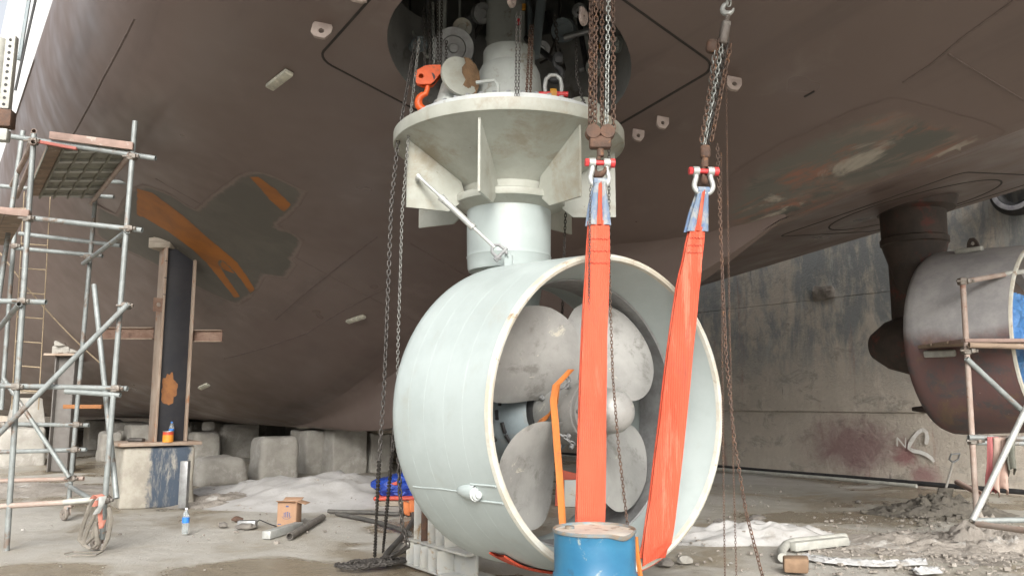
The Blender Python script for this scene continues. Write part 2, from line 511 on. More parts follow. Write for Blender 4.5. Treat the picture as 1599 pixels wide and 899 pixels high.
# plate welds
def px_line(name, p, w=0.022, mat=None): hull_ribbon(name, [hit_hull(*q) for q in p], w, mat or M_WELD, 0.006)
px_line('plate_weld', [(210, 30), (160, 125), (112, 215)])
px_line('plate_weld', [(1410, 130), (1456, 100), (1500, 62), (1599, -10)])
px_line('plate_weld', [(1480, 85), (1540, 122), (1599, 158)])
px_line('plate_weld', [(430, 500), (500, 440), (590, 370)])
px_line('plate_weld', [(1256, 152), (1272, 143)], 0.02, M_SEAM)
px_line('plate_weld', [(350, 560), (480, 520), (545, 480), (600, 452)])
px_line('plate_weld', [(640, 380), (760, 450)])
for u_ in (-6.6,): hull_ribbon('plate_weld', [(u_, -1.85), (u_, 3.3)], 0.010, M_WELD, 0.003)

# paint patches laid over the antifouling
def hull_patch(name, px, mat, off, label=None, cell=0.12, rough=0.0, feather=0.16):
    pts = [Vector(hit_hull(*q)) for q in px]
    if rough:
        out = []
        for i in range(len(pts)):
            p, q = pts[i], pts[(i + 1) % len(pts)]; n = max(1, int((q - p).length / 0.12))
            for k in range(n):
                w = p.lerp(q, k / n); nz = mnoise.noise_vector(Vector((w.x * 3, w.y * 3, 1.7)))
                out.append(w + Vector((nz.x, nz.y)) * rough)
        pts = out
    bm = bmesh.new()
    vs = [bm.verts.new((p.x, p.y, 0)) for p in pts]
    f = bm.faces.new(vs); bmesh.ops.triangulate(bm, faces=[f])
    for ax in (0, 1):
        lo = min(p[ax] for p in pts); hi = max(p[ax] for p in pts); k = lo + cell
        while k < hi:
            co = [0, 0, 0]; co[ax] = k; no = [0, 0, 0]; no[ax] = 1
            bmesh.ops.bisect_plane(bm, geom=bm.verts[:] + bm.edges[:] + bm.faces[:], plane_co=co, plane_no=no); k += cell
    bm.verts.index_update()
    def edge_d(q):
        best = 9.0
        for i in range(len(pts)):
            a, c = pts[i], pts[(i + 1) % len(pts)]; e = c - a; k = max(0.0, min(1.0, (q - a).dot(e) / max(1e-9, e.length_squared)))
            best = min(best, (q - a - e * k).length)
        return best
    fd = [min(1.0, edge_d(Vector((v.co.x, v.co.y))) / feather) for v in bm.verts]
    b = MB().add([on_hull(v.co.x, v.co.y, off) for v in bm.verts], [[v.index for v in f.verts] for f in bm.faces]); bm.free()
    o = b.build(name, mat, hull)
    at = o.data.attributes.new('fade', 'FLOAT', 'POINT'); at.data.foreach_set('value', fd)
    if label: o['label'] = label
    return o
GREY = [(150, 322), (182, 338), (205, 298), (222, 292), (262, 306), (290, 324), (305, 331), (322, 316), (345, 298), (376, 275), (390, 270), (420, 276), (452, 291), (478, 302), (466, 318), (448, 335), (428, 356), (448, 364), (472, 377), (462, 398), (452, 405), (460, 413), (447, 432), (415, 427), (402, 447), (388, 463), (372, 474), (300, 440), (225, 400), (150, 365)]
def grow(px, d):
    c = Vector((sum(p[0] for p in px) / len(px), sum(p[1] for p in px) / len(px))); out = []
    n = len(px)
    for i in range(n):
        a, p, q = Vector(px[i - 1]), Vector(px[i]), Vector(px[(i + 1) % n])
        t = (q - a).normalized(); nn = Vector((t.y, -t.x)); out.append(tuple(p + nn * d))
    return out
hull_patch('primer_patch', grow(GREY, 5), M_PRIMER, 0.003, 'grey primer patch with stepped edges on the ship bottom', rough=0.015)
hull_patch('orange_primer_band', [(212, 293), (238, 300), (285, 335), (330, 375), (358, 398), (372, 410), (386, 430), (400, 453), (391, 460), (376, 437), (361, 419), (348, 407), (341, 410), (353, 430), (377, 464), (367, 467), (344, 438), (322, 411), (300, 390), (262, 362), (225, 340), (212, 338)], M_ORANGE, 0.0055, 'long orange primer band with a forked end across the grey patch', cell=0.05, rough=0.006, feather=0.04)
hull_patch('orange_primer_band', [(386, 274), (404, 275), (432, 295), (458, 320), (444, 334), (420, 312), (396, 285)], M_ORANGE, 0.0055, 'short orange primer band at the top of the grey patch', cell=0.05, rough=0.01, feather=0.05)
hull_patch('scraped_paint', [(1118, 330), (1140, 272), (1180, 245), (1260, 206), (1330, 172), (1390, 152), (1425, 158), (1475, 172), (1530, 188), (1570, 205), (1520, 232), (1440, 262), (1340, 300), (1240, 345), (1180, 368), (1125, 352)], M_SCRAPED, 0.003, 'scraped mottled paint in grey, red and cream on the ship bottom', cell=0.2, rough=0.03, feather=0.4)

# lugs and anodes on the bottom
def lug(x, y, w=0.2, h=0.2, face=None, hang=True):
    u, t = hit_hull(x, y); n = hull_normal(u, t); c = on_hull(u, t, 0)
    d = face or S3
    d = (Vector(d) - n * Vector(d).dot(n)).normalized()
    b = MB().holed(c, d, n, [(-w / 2, -0.01), (w / 2, -0.01), (w / 2, h * 0.55), (w * 0.25, h), (-w * 0.25, h), (-w / 2, h * 0.75)], (0, h * 0.55), h * 0.16, 0.03)
    return b.build('lifting_lug', M_LUG, ship)
vf = Vector((1, 0.15, 0))
lug(505, 38, 0.19, 0.17, vf); lug(1146, 122, 0.15, 0.15, vf); lug(1035, 184, 0.13, 0.14, vf); lug(997, 204, 0.13, 0.14, vf)
lug(800, -8, 0.12, 0.13, Vector((0.5, 1, 0))); lug(912, 18, 0.12, 0.15, Vector((0.6, 1, 0))); lug(560, -3, 0.16, 0.05, vf)
def anode(p0, p1, w=0.1, h=0.06):
    a = Vector(hit_hull(*p0)); b_ = Vector(hit_hull(*p1)); c = (a + b_) / 2
    P0, P1_ = on_hull(a.x, a.y, h / 2), on_hull(b_.x, b_.y, h / 2); d = (P1_ - P0); L = d.length; d.normalize()
    n = hull_normal(c.x, c.y); s = d.cross(n).normalized(); n = s.cross(d)
    MB().rbox((P0 + P1_) / 2, L, w, h, d, s, n, b=0.022, seg=2).build('zinc_anode', M_ZINC, ship)
anode((422, 134), (453, 110), 0.11); anode((543, 501), (570, 492), 0.10); anode((313, 605), (326, 599), 0.12)
# centreline skeg
def skeg():
    zb = hermite([-45, -11, -9.8, -4, -1.5, -0.4, 0.5], [1.07, 1.08, 1.12, 2.45, 3.14, 3.55, 3.95])
    rows = []
    u = -24.0
    while u <= 0.51:
        k = min(1, (0.5 - u) / 3.0); w = 0.35 * max(0.05, k)
        zt = hull_z(u, TC); zz = min(zb(u), zt + 0.05)
        hw = w + 0.5 * max(0.05, min(1, k))
        rows.append([W(u, TC - hw, hull_z(u, TC - hw) + 0.02), W(u, TC - w - 0.08, hull_z(u, TC - w - 0.08) - 0.05 * k), W(u, TC - w, min(zt, lerp(zt, zz, 0.35))), W(u, TC - w, lerp(zt, zz, 0.8)), W(u, TC - w * 0.8, zz), W(u, TC + w * 0.8, zz), W(u, TC + w, lerp(zt, zz, 0.8)), W(u, TC + w, min(zt, lerp(zt, zz, 0.35))), W(u, TC + w + 0.08, hull_z(u, TC + w + 0.08) - 0.05 * k), W(u, TC + hw, hull_z(u, TC + hw) + 0.02)])
        u += 0.5
    MB().grid(rows).build('skeg', M_HULL, ship, ang=50)
skeg()

# ------------------------------------------------------------------ ground and dock walls
_a, _b, _c = atz(500, 892), atz(40, 890), atz(1310, 806)
DAMP = ((_a.x, _a.y, 1.9, 0.75), (_b.x, _b.y, 1.0, 0.6), (_c.x, _c.y, 1.7, 0.8))      # damp patches on the floor
def ground_mat():
    t = NT('dock_floor')
    n1 = t.noise(0.16, 6, 0.6, None, 0.3); n2 = t.noise(0.55, 8, 0.65, None, 0.6, 3.3); n3 = t.noise(2.2, 9, 0.7, None, 0.4, 7.1)
    c = t.mix(t.ramp(n3, 0.36, 0.64), (0.345, 0.32, 0.27, 1), (0.40, 0.378, 0.33, 1))
    c = t.mix(t.math('MULTIPLY', t.ramp(n2, 0.47, 0.60), 0.85), c, (0.295, 0.250, 0.180, 1))          # tan mud film
    wet = t.math('MULTIPLY', t.ramp(n1, 0.44, 0.54), t.ramp(n2, 0.42, 0.54))
    sp = t.n('ShaderNodeSeparateXYZ'); t.l(t.co, sp.inputs[0])
    for (sx_, sy_, rx_, ry_) in DAMP:
        dx = t.math('DIVIDE', t.math('SUBTRACT', sp.outputs[0], sx_), rx_); dy = t.math('DIVIDE', t.math('SUBTRACT', sp.outputs[1], sy_), ry_)
        d = t.math('ADD', t.math('SQRT', t.math('ADD', t.math('MULTIPLY', dx, dx), t.math('MULTIPLY', dy, dy))), t.math('MULTIPLY', t.math('SUBTRACT', n2, 0.5), 2.6))
        wet = t.math('MAXIMUM', wet, t.math('SUBTRACT', 1.0, t.ramp(d, 0.75, 1.05)))
    c = t.mix(t.math('MULTIPLY', wet, 0.75), c, (0.235, 0.192, 0.130, 1))                               # damp
    pale = t.math('MULTIPLY', t.ramp(t.noise(0.30, 7, 0.62, None, 0.6, 21.0), 0.46, 0.56), t.math('SUBTRACT', 1.0, wet))
    c = t.mix(t.math('MULTIPLY', pale, 0.6), c, (0.47, 0.455, 0.42, 1))                         # dry grit dust
    c = t.mix(t.math('MULTIPLY', t.ramp(t.noise(9, 8, 0.75, None, 0.3, 2.0), 0.60, 0.76), 0.4), c, (0.20, 0.175, 0.135, 1))
    c = t.mix(t.ramp(t.noise(55, 4, 0.7, None, 0, 6.0), 0.67, 0.73), c, (0.14, 0.12, 0.095, 1))
    h = t.math('ADD', t.math('MULTIPLY', t.noise(3.0, 8, 0.7), 1.0), t.math('MULTIPLY', t.noise(40, 6, 0.75), 0.25))
    t.bump(h, 0.8, 0.05)
    r = t.n('ShaderNodeMapRange'); r.inputs['To Min'].default_value = 0.85; r.inputs['To Max'].default_value = 0.18; t.l(wet, r.inputs['Value'])
    return t.fin(c, r.outputs[0])
M_GROUND = ground_mat()
def ground_h(x, y):
    q = Vector((x * 0.5, y * 0.5, 0.3))
    return 0.03 * mnoise.noise(q) + 0.012 * mnoise.noise(q * 4.1)
def build_ground():
    xs = [-300, -120, -60, -35] + [-24 + 0.4 * i for i in range(106)] + [24, 40, 80, 300]
    ys = [-300, -100, -30, -8] + [0.0 + 0.4 * i for i in range(76)] + [36, 50, 90, 300]
    rows = [[Vector((x, y, ground_h(x, y) * (1 if abs(x) < 22 and 0 < y < 30 else 0) - 0.02)) for x in xs] for y in ys]
    tag(MB().grid(rows).build('ground', M_GROUND), kind='structure')
build_ground()

def wall_mat():
    t = NT('dock_concrete')
    c = t.mix(t.ramp(t.noise(0.5, 9, 0.7), 0.36, 0.64), (0.55, 0.495, 0.42, 1), (0.46, 0.415, 0.355, 1))
    c = t.mix(t.ramp(t.noise(2.6, 10, 0.78, (1, 1, 0.6), 0.4, 4.0), 0.50, 0.62), c, (0.56, 0.51, 0.44, 1))
    c = t.mix(t.math('MULTIPLY', t.ramp(t.noise(1.6, 10, 0.75, (1, 1, 1.6), 0.5, 9.0), 0.52, 0.64), 0.6), c, (0.25, 0.23, 0.20, 1))
    sp = t.n('ShaderNodeSeparateXYZ'); t.l(t.co, sp.inputs[0])
    # bluish slime high up, brown lower down: the tide marks of the dock
    hi = t.ramp(t.math('ADD', sp.outputs[2], t.math('MULTIPLY', t.noise(1.0, 8, 0.7, (1, 1, 0.5), 0, 2.0), 2.2)), 2.9, 4.6)
    c = t.mix(t.math('MULTIPLY', hi, t.ramp(t.noise(1.4, 10, 0.75, (1, 1, 0.35), 0.3, 6.0), 0.40, 0.56)), c, (0.25, 0.265, 0.265, 1))
    c = t.mix(t.math('MULTIPLY', hi, t.ramp(t.noise(2.4, 9, 0.72, (1, 1, 0.22), 0.2, 26.0), 0.56, 0.66)), c, (0.43, 0.43, 0.41, 1))
    c = t.mix(t.math('MULTIPLY', t.ramp(t.noise(2.6, 10, 0.75, (1, 1, 0.08), 0.2, 15.0), 0.62, 0.70), 0.85), c, (0.085, 0.08, 0.075, 1))
    c = t.mix(t.math('MULTIPLY', t.ramp(t.noise(1.0, 8, 0.7, (1, 1, 0.12), 0.2, 31.0), 0.60, 0.70), 0.6), c, (0.30, 0.13, 0.105, 1))
    # old splashes of purple-red paint
    for (cx, cz, rad, sy, col, am) in ((SPL[0], SPL[1], 0.80, 1.0, (0.17, 0.055, 0.075, 1), 0.66), (SPL[2], SPL[3], 0.36, 0.5, (0.25, 0.05, 0.07, 1), 0.6), (SPL[4], SPL[5], 0.24, 1.0, (0.22, 0.05, 0.07, 1), 0.6)):
        dx = t.math('MULTIPLY', t.math('SUBTRACT', sp.outputs[0], cx), 1.0 / sy); dz = t.math('SUBTRACT', sp.outputs[2], cz)
        d = t.math('SQRT', t.math('ADD', t.math('MULTIPLY', dx, dx), t.math('MULTIPLY', dz, dz)))
        d = t.math('ADD', t.math('DIVIDE', d, rad), t.math('MULTIPLY', t.math('SUBTRACT', t.noise(2.6, 9, 0.75, None, 0.4, 3.0), 0.5), 1.5))
        c = t.mix(t.math('MULTIPLY', t.math('SUBTRACT', 1.0, t.ramp(d, 0.2, 1.15)), am), c, col)
    h = t.math('ADD', t.noise(2.5, 10, 0.75), t.math('MULTIPLY', t.noise(22, 7, 0.75), 0.35))
    t.bump(h, 0.9, 0.08)
    return t.fin(c, 0.85)
T_WALL = 12.4
wall_base = W(0, T_WALL, 0)
def wall_pt(x, y, off=0.0):
    return at_t(x, y, T_WALL - off)
q1, q2, q3 = wall_pt(1330, 698), wall_pt(1412, 710), wall_pt(1440, 742)
SPL = (q1.x - wall_base.x, q1.z, q2.x - wall_base.x, q2.z, q3.x - wall_base.x, q3.z)
M_WALL = wall_mat()
dock_wall = thing('dock_wall', 'stained concrete side wall of the dry dock on the right', 'wall', wall_base)
def build_wall():
    us = [u for u in range(-60, 41, 5)]
    zs = [-0.3, 1.5, 4.1, 6.7, 9.3]
    for k in range(4):
        # each lift of concrete is cast a little proud of or behind the one below
        off = (0.0, 0.03, 0.028, 0.03)[k]
        rows = []
        for z, o in ((zs[k], off - 0.02 if k else off), (zs[k] + 0.02, off), (zs[k + 1] - 0.015, off + 0.01), (zs[k + 1], off - 0.015)):
            rows.append([W(-75 + 0.5 * i, T_WALL - o - 0.012 * mnoise.noise(Vector((i * 0.31, z * 1.3, k))), z) for i in range(230)])
        MB().grid(rows).build('concrete_lift', M_WALL, dock_wall)
    MB().hexa([W(40, T_WALL + 0.08, -0.3), W(40, T_WALL + 2, -0.3), W(-75, T_WALL + 2, -0.3), W(-75, T_WALL + 0.08, -0.3), W(40, T_WALL + 0.08, 9.3), W(40, T_WALL + 2, 9.3), W(-75, T_WALL + 2, 9.3), W(-75, T_WALL + 0.08, 9.3)]).build('wall_core', M_WALL, dock_wall)
build_wall()
head_wall = MB().rbox(W(-73, -1, 4.2), 2.0, 27, 9.0, A3, S3, Z3, b=0.05).build('dock_wall', M_WALL, loc=W(-73, -1, 0))
tag(head_wall, 'far end wall of the dry dock beyond the bow', 'wall')
port_shade_wall = MB().rbox(W(-8, -16.0, 2.4), 78, 1.2, 5.4, A3, S3, Z3, b=0.05).build('dock_wall', M_WALL, loc=W(-8, -16, 0))  # unseen side of the dock, added to darken the floor under the hull
tag(port_shade_wall, 'unseen low side wall of the dry dock, added to cut light from the left', 'wall')
# marks daubed on the wall
M_GRAFFITI = worn('chalky_paint', (0.74, 0.73, 0.70, 1), (0.62, 0.60, 0.56, 1), scale=6, c3=(0.40, 0.37, 0.33, 1), s3=5, thr=(0.60, 0.70), rough=0.9)
def daub(pts, w, name='painted_mark'):
    P = [wall_pt(x, y, 0.06) for x, y in pts]
    pl = []
    for i in range(len(P) - 1):
        for k in range(6): pl.append(P[i].lerp(P[i + 1], k / 6))
    pl.append(P[-1]); rows = []
    for i, p in enumerate(pl):
        d = (pl[min(i + 1, len(pl) - 1)] - pl[max(i - 1, 0)]).normalized(); n = d.cross(S3).normalized()
        ww = w * (0.8 + 0.4 * mnoise.noise(p * 5)) * (0.55 if i in (0, len(pl) - 1) else 1)
        rows.append([p - n * ww / 2, p + n * ww / 2])
    o = MB().grid(rows).build(name, M_GRAFFITI, dock_wall)
    return o
daub([(1446, 694), (1448, 684), (1447, 675), (1441, 671), (1434, 675), (1427, 683), (1421, 693), (1419, 700), (1426, 704), (1437, 706), (1447, 710), (1454, 715), (1459, 721)], 0.10)
daub([(1401, 697), (1401, 683), (1414, 699), (1414, 683)], 0.035)

# ------------------------------------------------------------------ the lowered azimuth thruster
M_GREY = worn('thruster_paint', (0.42, 0.475, 0.465, 1), (0.37, 0.42, 0.41, 1), c3=(0.34, 0.345, 0.305, 1), scale=1.6, s3=1.6, thr=(0.56, 0.82), rough=0.38, bump=0.12, bs=4, c4=(0.27, 0.225, 0.165, 1), s4=4.0, thr4=(0.67, 0.74), bd=0.012)
M_GREY_DIRTY = worn('thruster_paint_dirty', (0.40, 0.41, 0.365, 1), (0.32, 0.325, 0.28, 1), c3=(0.27, 0.24, 0.18, 1), scale=2.0, s3=2.2, thr=(0.47, 0.70), rough=0.5, bump=0.15, bs=14, c4=(0.13, 0.10, 0.07, 1), s4=5, thr4=(0.645, 0.70))
M_RIM = worn('chipped_rim', (0.50, 0.50, 0.45, 1), (0.42, 0.385, 0.31, 1), c3=(0.25, 0.165, 0.10, 1), scale=5, s3=6, thr=(0.58, 0.68), rough=0.6, bump=0.3, bs=25)
M_BRONZE = worn('propeller_metal', (0.27, 0.268, 0.255, 1), (0.35, 0.348, 0.33, 1), c3=(0.20, 0.195, 0.18, 1), scale=2.0, s3=4, thr=(0.52, 0.66), rough=0.5, bump=0.15, bs=40, metal=0.25, c4=(0.52, 0.49, 0.41, 1), s4=6.5, thr4=(0.60, 0.68))
M_STEEL = worn('grey_steel', (0.32, 0.33, 0.33, 1), (0.24, 0.24, 0.24, 1), scale=8, rough=0.45, metal=0.5, bump=0.1)
M_RUST = worn('rusty_steel', (0.115, 0.062, 0.04, 1), (0.075, 0.048, 0.036, 1), c3=(0.20, 0.10, 0.05, 1), scale=9, s3=14, rough=0.8, bump=0.4, bs=60)
M_POD = worn('pod_paint', (0.23, 0.275, 0.29, 1), (0.19, 0.225, 0.24, 1), scale=3, c3=(0.22, 0.24, 0.24, 1), s3=4, rough=0.45)
M_BLACK = worn('black_rubber', (0.015, 0.015, 0.016, 1), (0.03, 0.03, 0.03, 1), scale=8, rough=0.6)
M_CLOTH_BROWN = worn('brown_wrapping', (0.22, 0.13, 0.065, 1), (0.14, 0.085, 0.045, 1), scale=7, rough=0.85, bump=0.8, bs=9, bd=0.04)
M_REDPAINT = worn('red_pin_paint', (0.62, 0.05, 0.055, 1), (0.52, 0.04, 0.04, 1), scale=12, rough=0.4, c3=(0.35, 0.12, 0.09, 1), s3=16)

HAND = 1
ZN2 = 2.60
TH2DEG = 38
ZN = 1.67                                # height of the propeller axis
AF, AB = 1.48, 0.12                      # aft and forward ends of the nozzle
NOZ = [(0.30, 1.325), (0.22, 1.32), (0.15, 1.29), (0.12, 1.24), (0.16, 1.18), (0.30, 1.125), (0.55, 1.095), (0.80, 1.09), (1.10, 1.11), (1.40, 1.185), (1.455, 1.195)]
def nozzle_outer():
    o = [(1.455, 1.252)]
    for a in (1.18, 0.94, 0.68, 0.50):
        r = lerp(1.252, 1.325, (1.455 - a) / 1.155)
        o += [(a, r)]
    return o
def make_thruster(name, label, base, zn, ax, sd, stem_top, mats, full, shift=0.0):
    """base: stem axis on the ground; ax: propeller axis direction (aft); sd: sideways"""
    mg, mr, mp, mpod = mats
    th = thing(name, label, 'thruster', base)
    O = Vector((base.x, base.y, zn)) + ax * shift
    def L(a, s, z): return O + ax * a + sd * s + Z3 * z
    noz = MB().lathe(O, ax, nozzle_outer() + NOZ, 112, x=sd, y=Z3).build('nozzle', mg, th, ang=40)
    MB().lathe(O, ax, [(1.45, 1.2555), (1.478, 1.245), (1.486, 1.225), (1.478, 1.203), (1.45, 1.1925)], 112, x=sd, y=Z3).build('rim', mr, noz)
    for a in (1.18, 0.94, 0.68, 0.46):
        rr = lerp(1.252, 1.325, (1.455 - a) / 1.155)
        MB().tube([O + ax * a + sd * ((rr - 0.0055) * math.cos(2 * math.pi * k / 160)) + Z3 * ((rr - 0.0055) * math.sin(2 * math.pi * k / 160)) for k in range(160)], 0.006, n=6, closed=True).build('weld_bead', mg, noz)
    # hardened ring inside, in way of the blade tips
    MB().lathe(O, ax, [(0.62, 1.094), (0.625, 1.083), (1.02, 1.091), (1.03, 1.103)], 112, x=sd, y=Z3).build('wear_ring', M_STEEL if full else mg, noz)
    # propeller
    prop = MB().lathe(O, ax, [(0.72, 0.01), (0.72, 0.27), (0.76, 0.285), (0.98, 0.285), (1.18, 0.25), (1.19, 0.01)], 48, x=sd, y=Z3).build('propeller', mp, th)
    MB().lathe(O, ax, [(1.17, 0.235), (1.22, 0.235), (1.225, 0.185), (1.36, 0.183), (1.46, 0.170), (1.52, 0.135), (1.55, 0.07), (1.555, 0.001)], 40, x=sd, y=Z3).build('hub_cap', mp, prop)
    bl = MB()
    for k in range(14):
        a = 2 * math.pi * k / 14; c = L(1.215, 0.208 * math.cos(a), 0.208 * math.sin(a))
        bl.cyl(c, c + ax * 0.022, 0.016, n=6)
    tag(bl.build('cap_bolts', M_STEEL, prop), kind='stuff')
    cx = [0, .08, .2, .35, .5, .65, .78, .88, .95, .985, 1.0]
    cc = [.36, .45, .62, .80, .93, .99, .96, .83, .60, .34, .03]
    cfn = hermite(cx, cc); cx = [math.sin(math.pi / 2 * i / 22) for i in range(23)]; cc = [max(0.012, cfn(q)) if q < 0.95 else max(0.012, 0.60 * math.sqrt(max(0.0, (1 - q) / 0.05))) for q in cx]
    for k in range(4):
        ph = R(45 + 90 * k)
        top, bot = [], []
        for x, c in zip(cx, cc):
            r = 0.255 + x * (1.062 - 0.255); pit = math.atan(1.9 / (2 * math.pi * r)); pit = min(pit, R(52))
            th_ = 0.040 * (1 - 0.75 * x)
            ra, rb = [], []
            for j in range(19):
                w = (j / 18 - 0.5); ww = w * c
                an = ph + HAND * (ww * math.cos(pit)) / r + HAND * 0.16 * (x * x)
                aa = 0.95 - ww * math.sin(pit) - 0.05 * x
                e = th_ * max(0.0, 1 - (2 * w) ** 2) ** 0.5
                ra.append(L(aa + e * .6, r * math.cos(an), r * math.sin(an))); rb.append(L(aa - e, r * math.cos(an), r * math.sin(an)))
            top.append(ra); bot.append(rb)
        m = MB(); m.grid(top); m.grid([list(reversed(q)) for q in bot])
        m.build('blade', mp, prop, ang=60)
        a = ph + 0.0
        m = MB()
        for j in range(6):
            an = 2 * math.pi * j / 6
            d = sd * math.cos(ph) + Z3 * math.sin(ph); e2 = ax.cross(d)
            c = O + ax * 0.95 + d * 0.268 + ax * (0.15 * math.cos(an)) + e2 * (0.15 * math.sin(an))
            m.cyl(c, c + d * 0.03, 0.02, n=8)
        tag(m.build('blade_bolts', M_STEEL, prop), kind='stuff')
    # gear pod and its leg
    pod = MB().lathe(O, ax, [(0.70, 0.20), (0.66, 0.27), (0.62, 0.34), (0.50, 0.42), (0.25, 0.475), (0.0, 0.485), (-0.35, 0.47), (-0.7, 0.37), (-0.95, 0.20), (-1.02, 0.001)], 48, x=sd, y=Z3).build('gear_pod', mpod, th)
    MB().lathe(O, ax, [(0.72, 0.26), (0.70, 0.275), (0.64, 0.29), (0.63, 0.25)], 40, x=sd, y=Z3).build('shaft_seal', M_BLACK, pod)
    for (a, an, w, h) in ((0.48, 200, .10, .035), (0.42, 185, .09, .05), (0.46, 168, .10, .035), (0.32, 192, .05, .12), (0.30, 172, .05, .10), (0.48, 215, .10, .035), (0.30, 212, .05, .10), (0.48, 150, .10, .035)):
        rr = 0.425 if a > .4 else 0.462
        c = L(a, rr * math.cos(R(an)), rr * math.sin(R(an))); n_ = (sd * math.cos(R(an)) + Z3 * math.sin(R(an)))
        MB().rbox(c, h, w, 0.03, ax, ax.cross(n_), n_, b=0.008).build('cover_plate', M_BLACK if full else mpod, pod)
    rows = []
    for z in [zn + 0.1, zn + 0.45, zn + 0.85, zn + 1.15, zn + 1.33]:
        k = (z - zn) / 1.35; wa = lerp(0.30, 0.40, k); ws = lerp(0.19, 0.33, k * k)
        rows.append([Vector((base.x, base.y, z)) + ax * (wa * math.cos(R(g)) - 0.12 * (1 - k)) + sd * (ws * math.sin(R(g))) for g in range(0, 361, 15)])
    MB().grid(rows).build('leg', mg, th)
    B = Vector((base.x, base.y, 0))
    st = [(zn + 1.30, 0.30), (zn + 1.30, 0.385), (zn + 1.33, 0.395), (zn + 1.42, 0.40), (zn + 1.435, 0.408), (zn + 1.45, 0.40), (zn + 1.47, 0.402), (zn + 1.97, 0.408)] if full else \
        [(zn + 0.72, 0.24), (zn + 0.85, 0.30), (zn + 1.15, 0.36), (zn + 1.42, 0.44), (zn + 1.50, 0.46), (zn + 1.52, 0.485), (zn + 1.60, 0.485), (zn + 1.62, 0.46), (stem_top, 0.47)]
    MB().lathe(B, Z3, st, 56).build('stem', mg, th)
    return th, noz, L, B

thr, noz1, NL, BB = make_thruster('azimuth_thruster', 'pale grey azimuth thruster hanging lowered below the open round well', Vector((P1.x, P1.y, 0)), ZN, A3, S3, 0, (M_GREY, M_RIM, M_BRONZE, M_POD), True)
# seat cone, flange and gussets
cone = MB().lathe(BB, Z3, [(3.68, 0.44), (3.76, 0.455), (3.80, 0.50), (4.17, 1.07), (4.175, 1.115), (4.185, 1.12), (4.285, 1.12), (4.29, 1.10), (4.29, 0.3)], 96).build('seat_cone', M_GREY_DIRTY, thr)
MB().lathe(BB, Z3, [(3.55, 0.405), (3.60, 0.50), (3.605, 0.535), (3.615, 0.54), (3.665, 0.54), (3.675, 0.53), (3.69, 0.45)], 72).build('collar', M_GREY_DIRTY, thr)
M_FLANGE = worn('flange_paint', (0.50, 0.525, 0.52, 1), (0.43, 0.45, 0.44, 1), c3=(0.33, 0.31, 0.27, 1), scale=5, s3=7, rough=0.5)
fl = MB().lathe(BB, Z3, [(4.285, 0.985), (4.29, 0.99), (4.375, 0.99), (4.38, 0.98), (4.38, 0.25)], 96).build('mounting_flange', M_FLANGE, thr)
bl = MB()
for k in range(48):
    a = 2 * math.pi * k / 48; c = BB + Vector((0.93 * math.cos(a), 0.93 * math.sin(a), 4.38)); bl.cyl(c, c + Z3 * 0.03, 0.022, n=6)
tag(bl.build('flange_bolts', M_STEEL, fl), kind='stuff')
for k in range(7):
    a = R(-14 + 51.43 * k); d = Vector((math.sin(a), -math.cos(a), 0)); tn = Vector((d.y, -d.x, 0)) * 0.022
    poly = [BB + d * 1.03 + Z3 * 4.16, BB + d * 1.03 + Z3 * 3.50, BB + d * 0.62 + Z3 * 3.50, BB + d * 0.52 + Z3 * 3.58, BB + d * 0.47 + Z3 * 3.70, BB + d * 0.50 + Z3 * 3.82]
    poly = [p - tn / 2 for p in poly]
    MB().prism(poly, tn).build('gusset', M_GREY_DIRTY, thr, smooth=False)
# machinery on top of the flange
M_DOME = worn('housing_paint', (0.42, 0.445, 0.42, 1), (0.36, 0.375, 0.35, 1), c3=(0.24, 0.22, 0.18, 1), scale=4, s3=5, rough=0.42, bump=0.05)
dome = MB().lathe(BB + Vector((0.0, 0.12, 0)), Z3, [(4.38, 0.40), (4.42, 0.40), (4.43, 0.345), (4.72, 0.34), (4.98, 0.315), (5.06, 0.28), (5.07, 0.262), (5.22, 0.26), (5.24, 0.25), (5.24, 0.001)], 48).build('gearbox_housing', M_DOME, thr)
eb = BB + Vector((-0.58, -0.05, 0))
el = MB().lathe(eb, Z3, [(4.38, 0.16), (4.41, 0.16), (4.42, 0.135), (4.52, 0.13), (4.525, 0.155), (4.64, 0.155), (4.645, 0.13), (4.70, 0.12)], 32)
dv = Vector((0.50, -0.85, 0.12)).normalized()
el.tube([eb + Z3 * 4.62, eb + Z3 * 4.70, eb + Z3 * 4.76 + dv * 0.06, eb + Z3 * 4.79 + dv * 0.14, eb + Z3 * 4.80 + dv * 0.22], 0.115, n=24)
elbow = el.build('pipe_elbow', M_DOME, thr)
fc = eb + Z3 * 4.80 + dv * 0.22
disc = MB().lathe(fc, dv, [(-0.012, 0.001), (-0.012, 0.20), (0.018, 0.20), (0.02, 0.19), (0.02, 0.001)], 40)
for k in range(10):
    fx, fy, _ = frame(dv); a = 2 * math.pi * k / 10; c = fc + dv * 0.018 + fx * (0.165 * math.cos(a)) + fy * (0.165 * math.sin(a)); disc.cyl(c, c + dv * 0.004, 0.012, n=8)
disc.build('blank_flange', M_GREY_DIRTY, elbow)
rows = []
fx, fy, _ = frame(dv)
for i in range(9):
    r_ = []
    for j in range(9):
        s_ = lerp(0.02, 0.215, i / 8); h_ = lerp(0.19, -0.26, j / 8)
        lim = math.sqrt(max(0.0, 0.205 ** 2 - min(0.2, abs(h_)) ** 2)) if h_ > -0.12 else 0.17 - 0.4 * (-h_ - 0.12)
        s2 = min(s_, max(0.03, lim)) if i else 0.02 + 0.03 * math.sin(j * 1.9)
        nz = mnoise.noise(Vector((i * .5, j * .5, 2.2)))
        sgn = 1 if (fx.x > 0) else -1
        r_.append(fc + dv * (0.032 + 0.02 * nz) + fx * (s2 * sgn) + Z3 * h_)
    rows.append(r_)
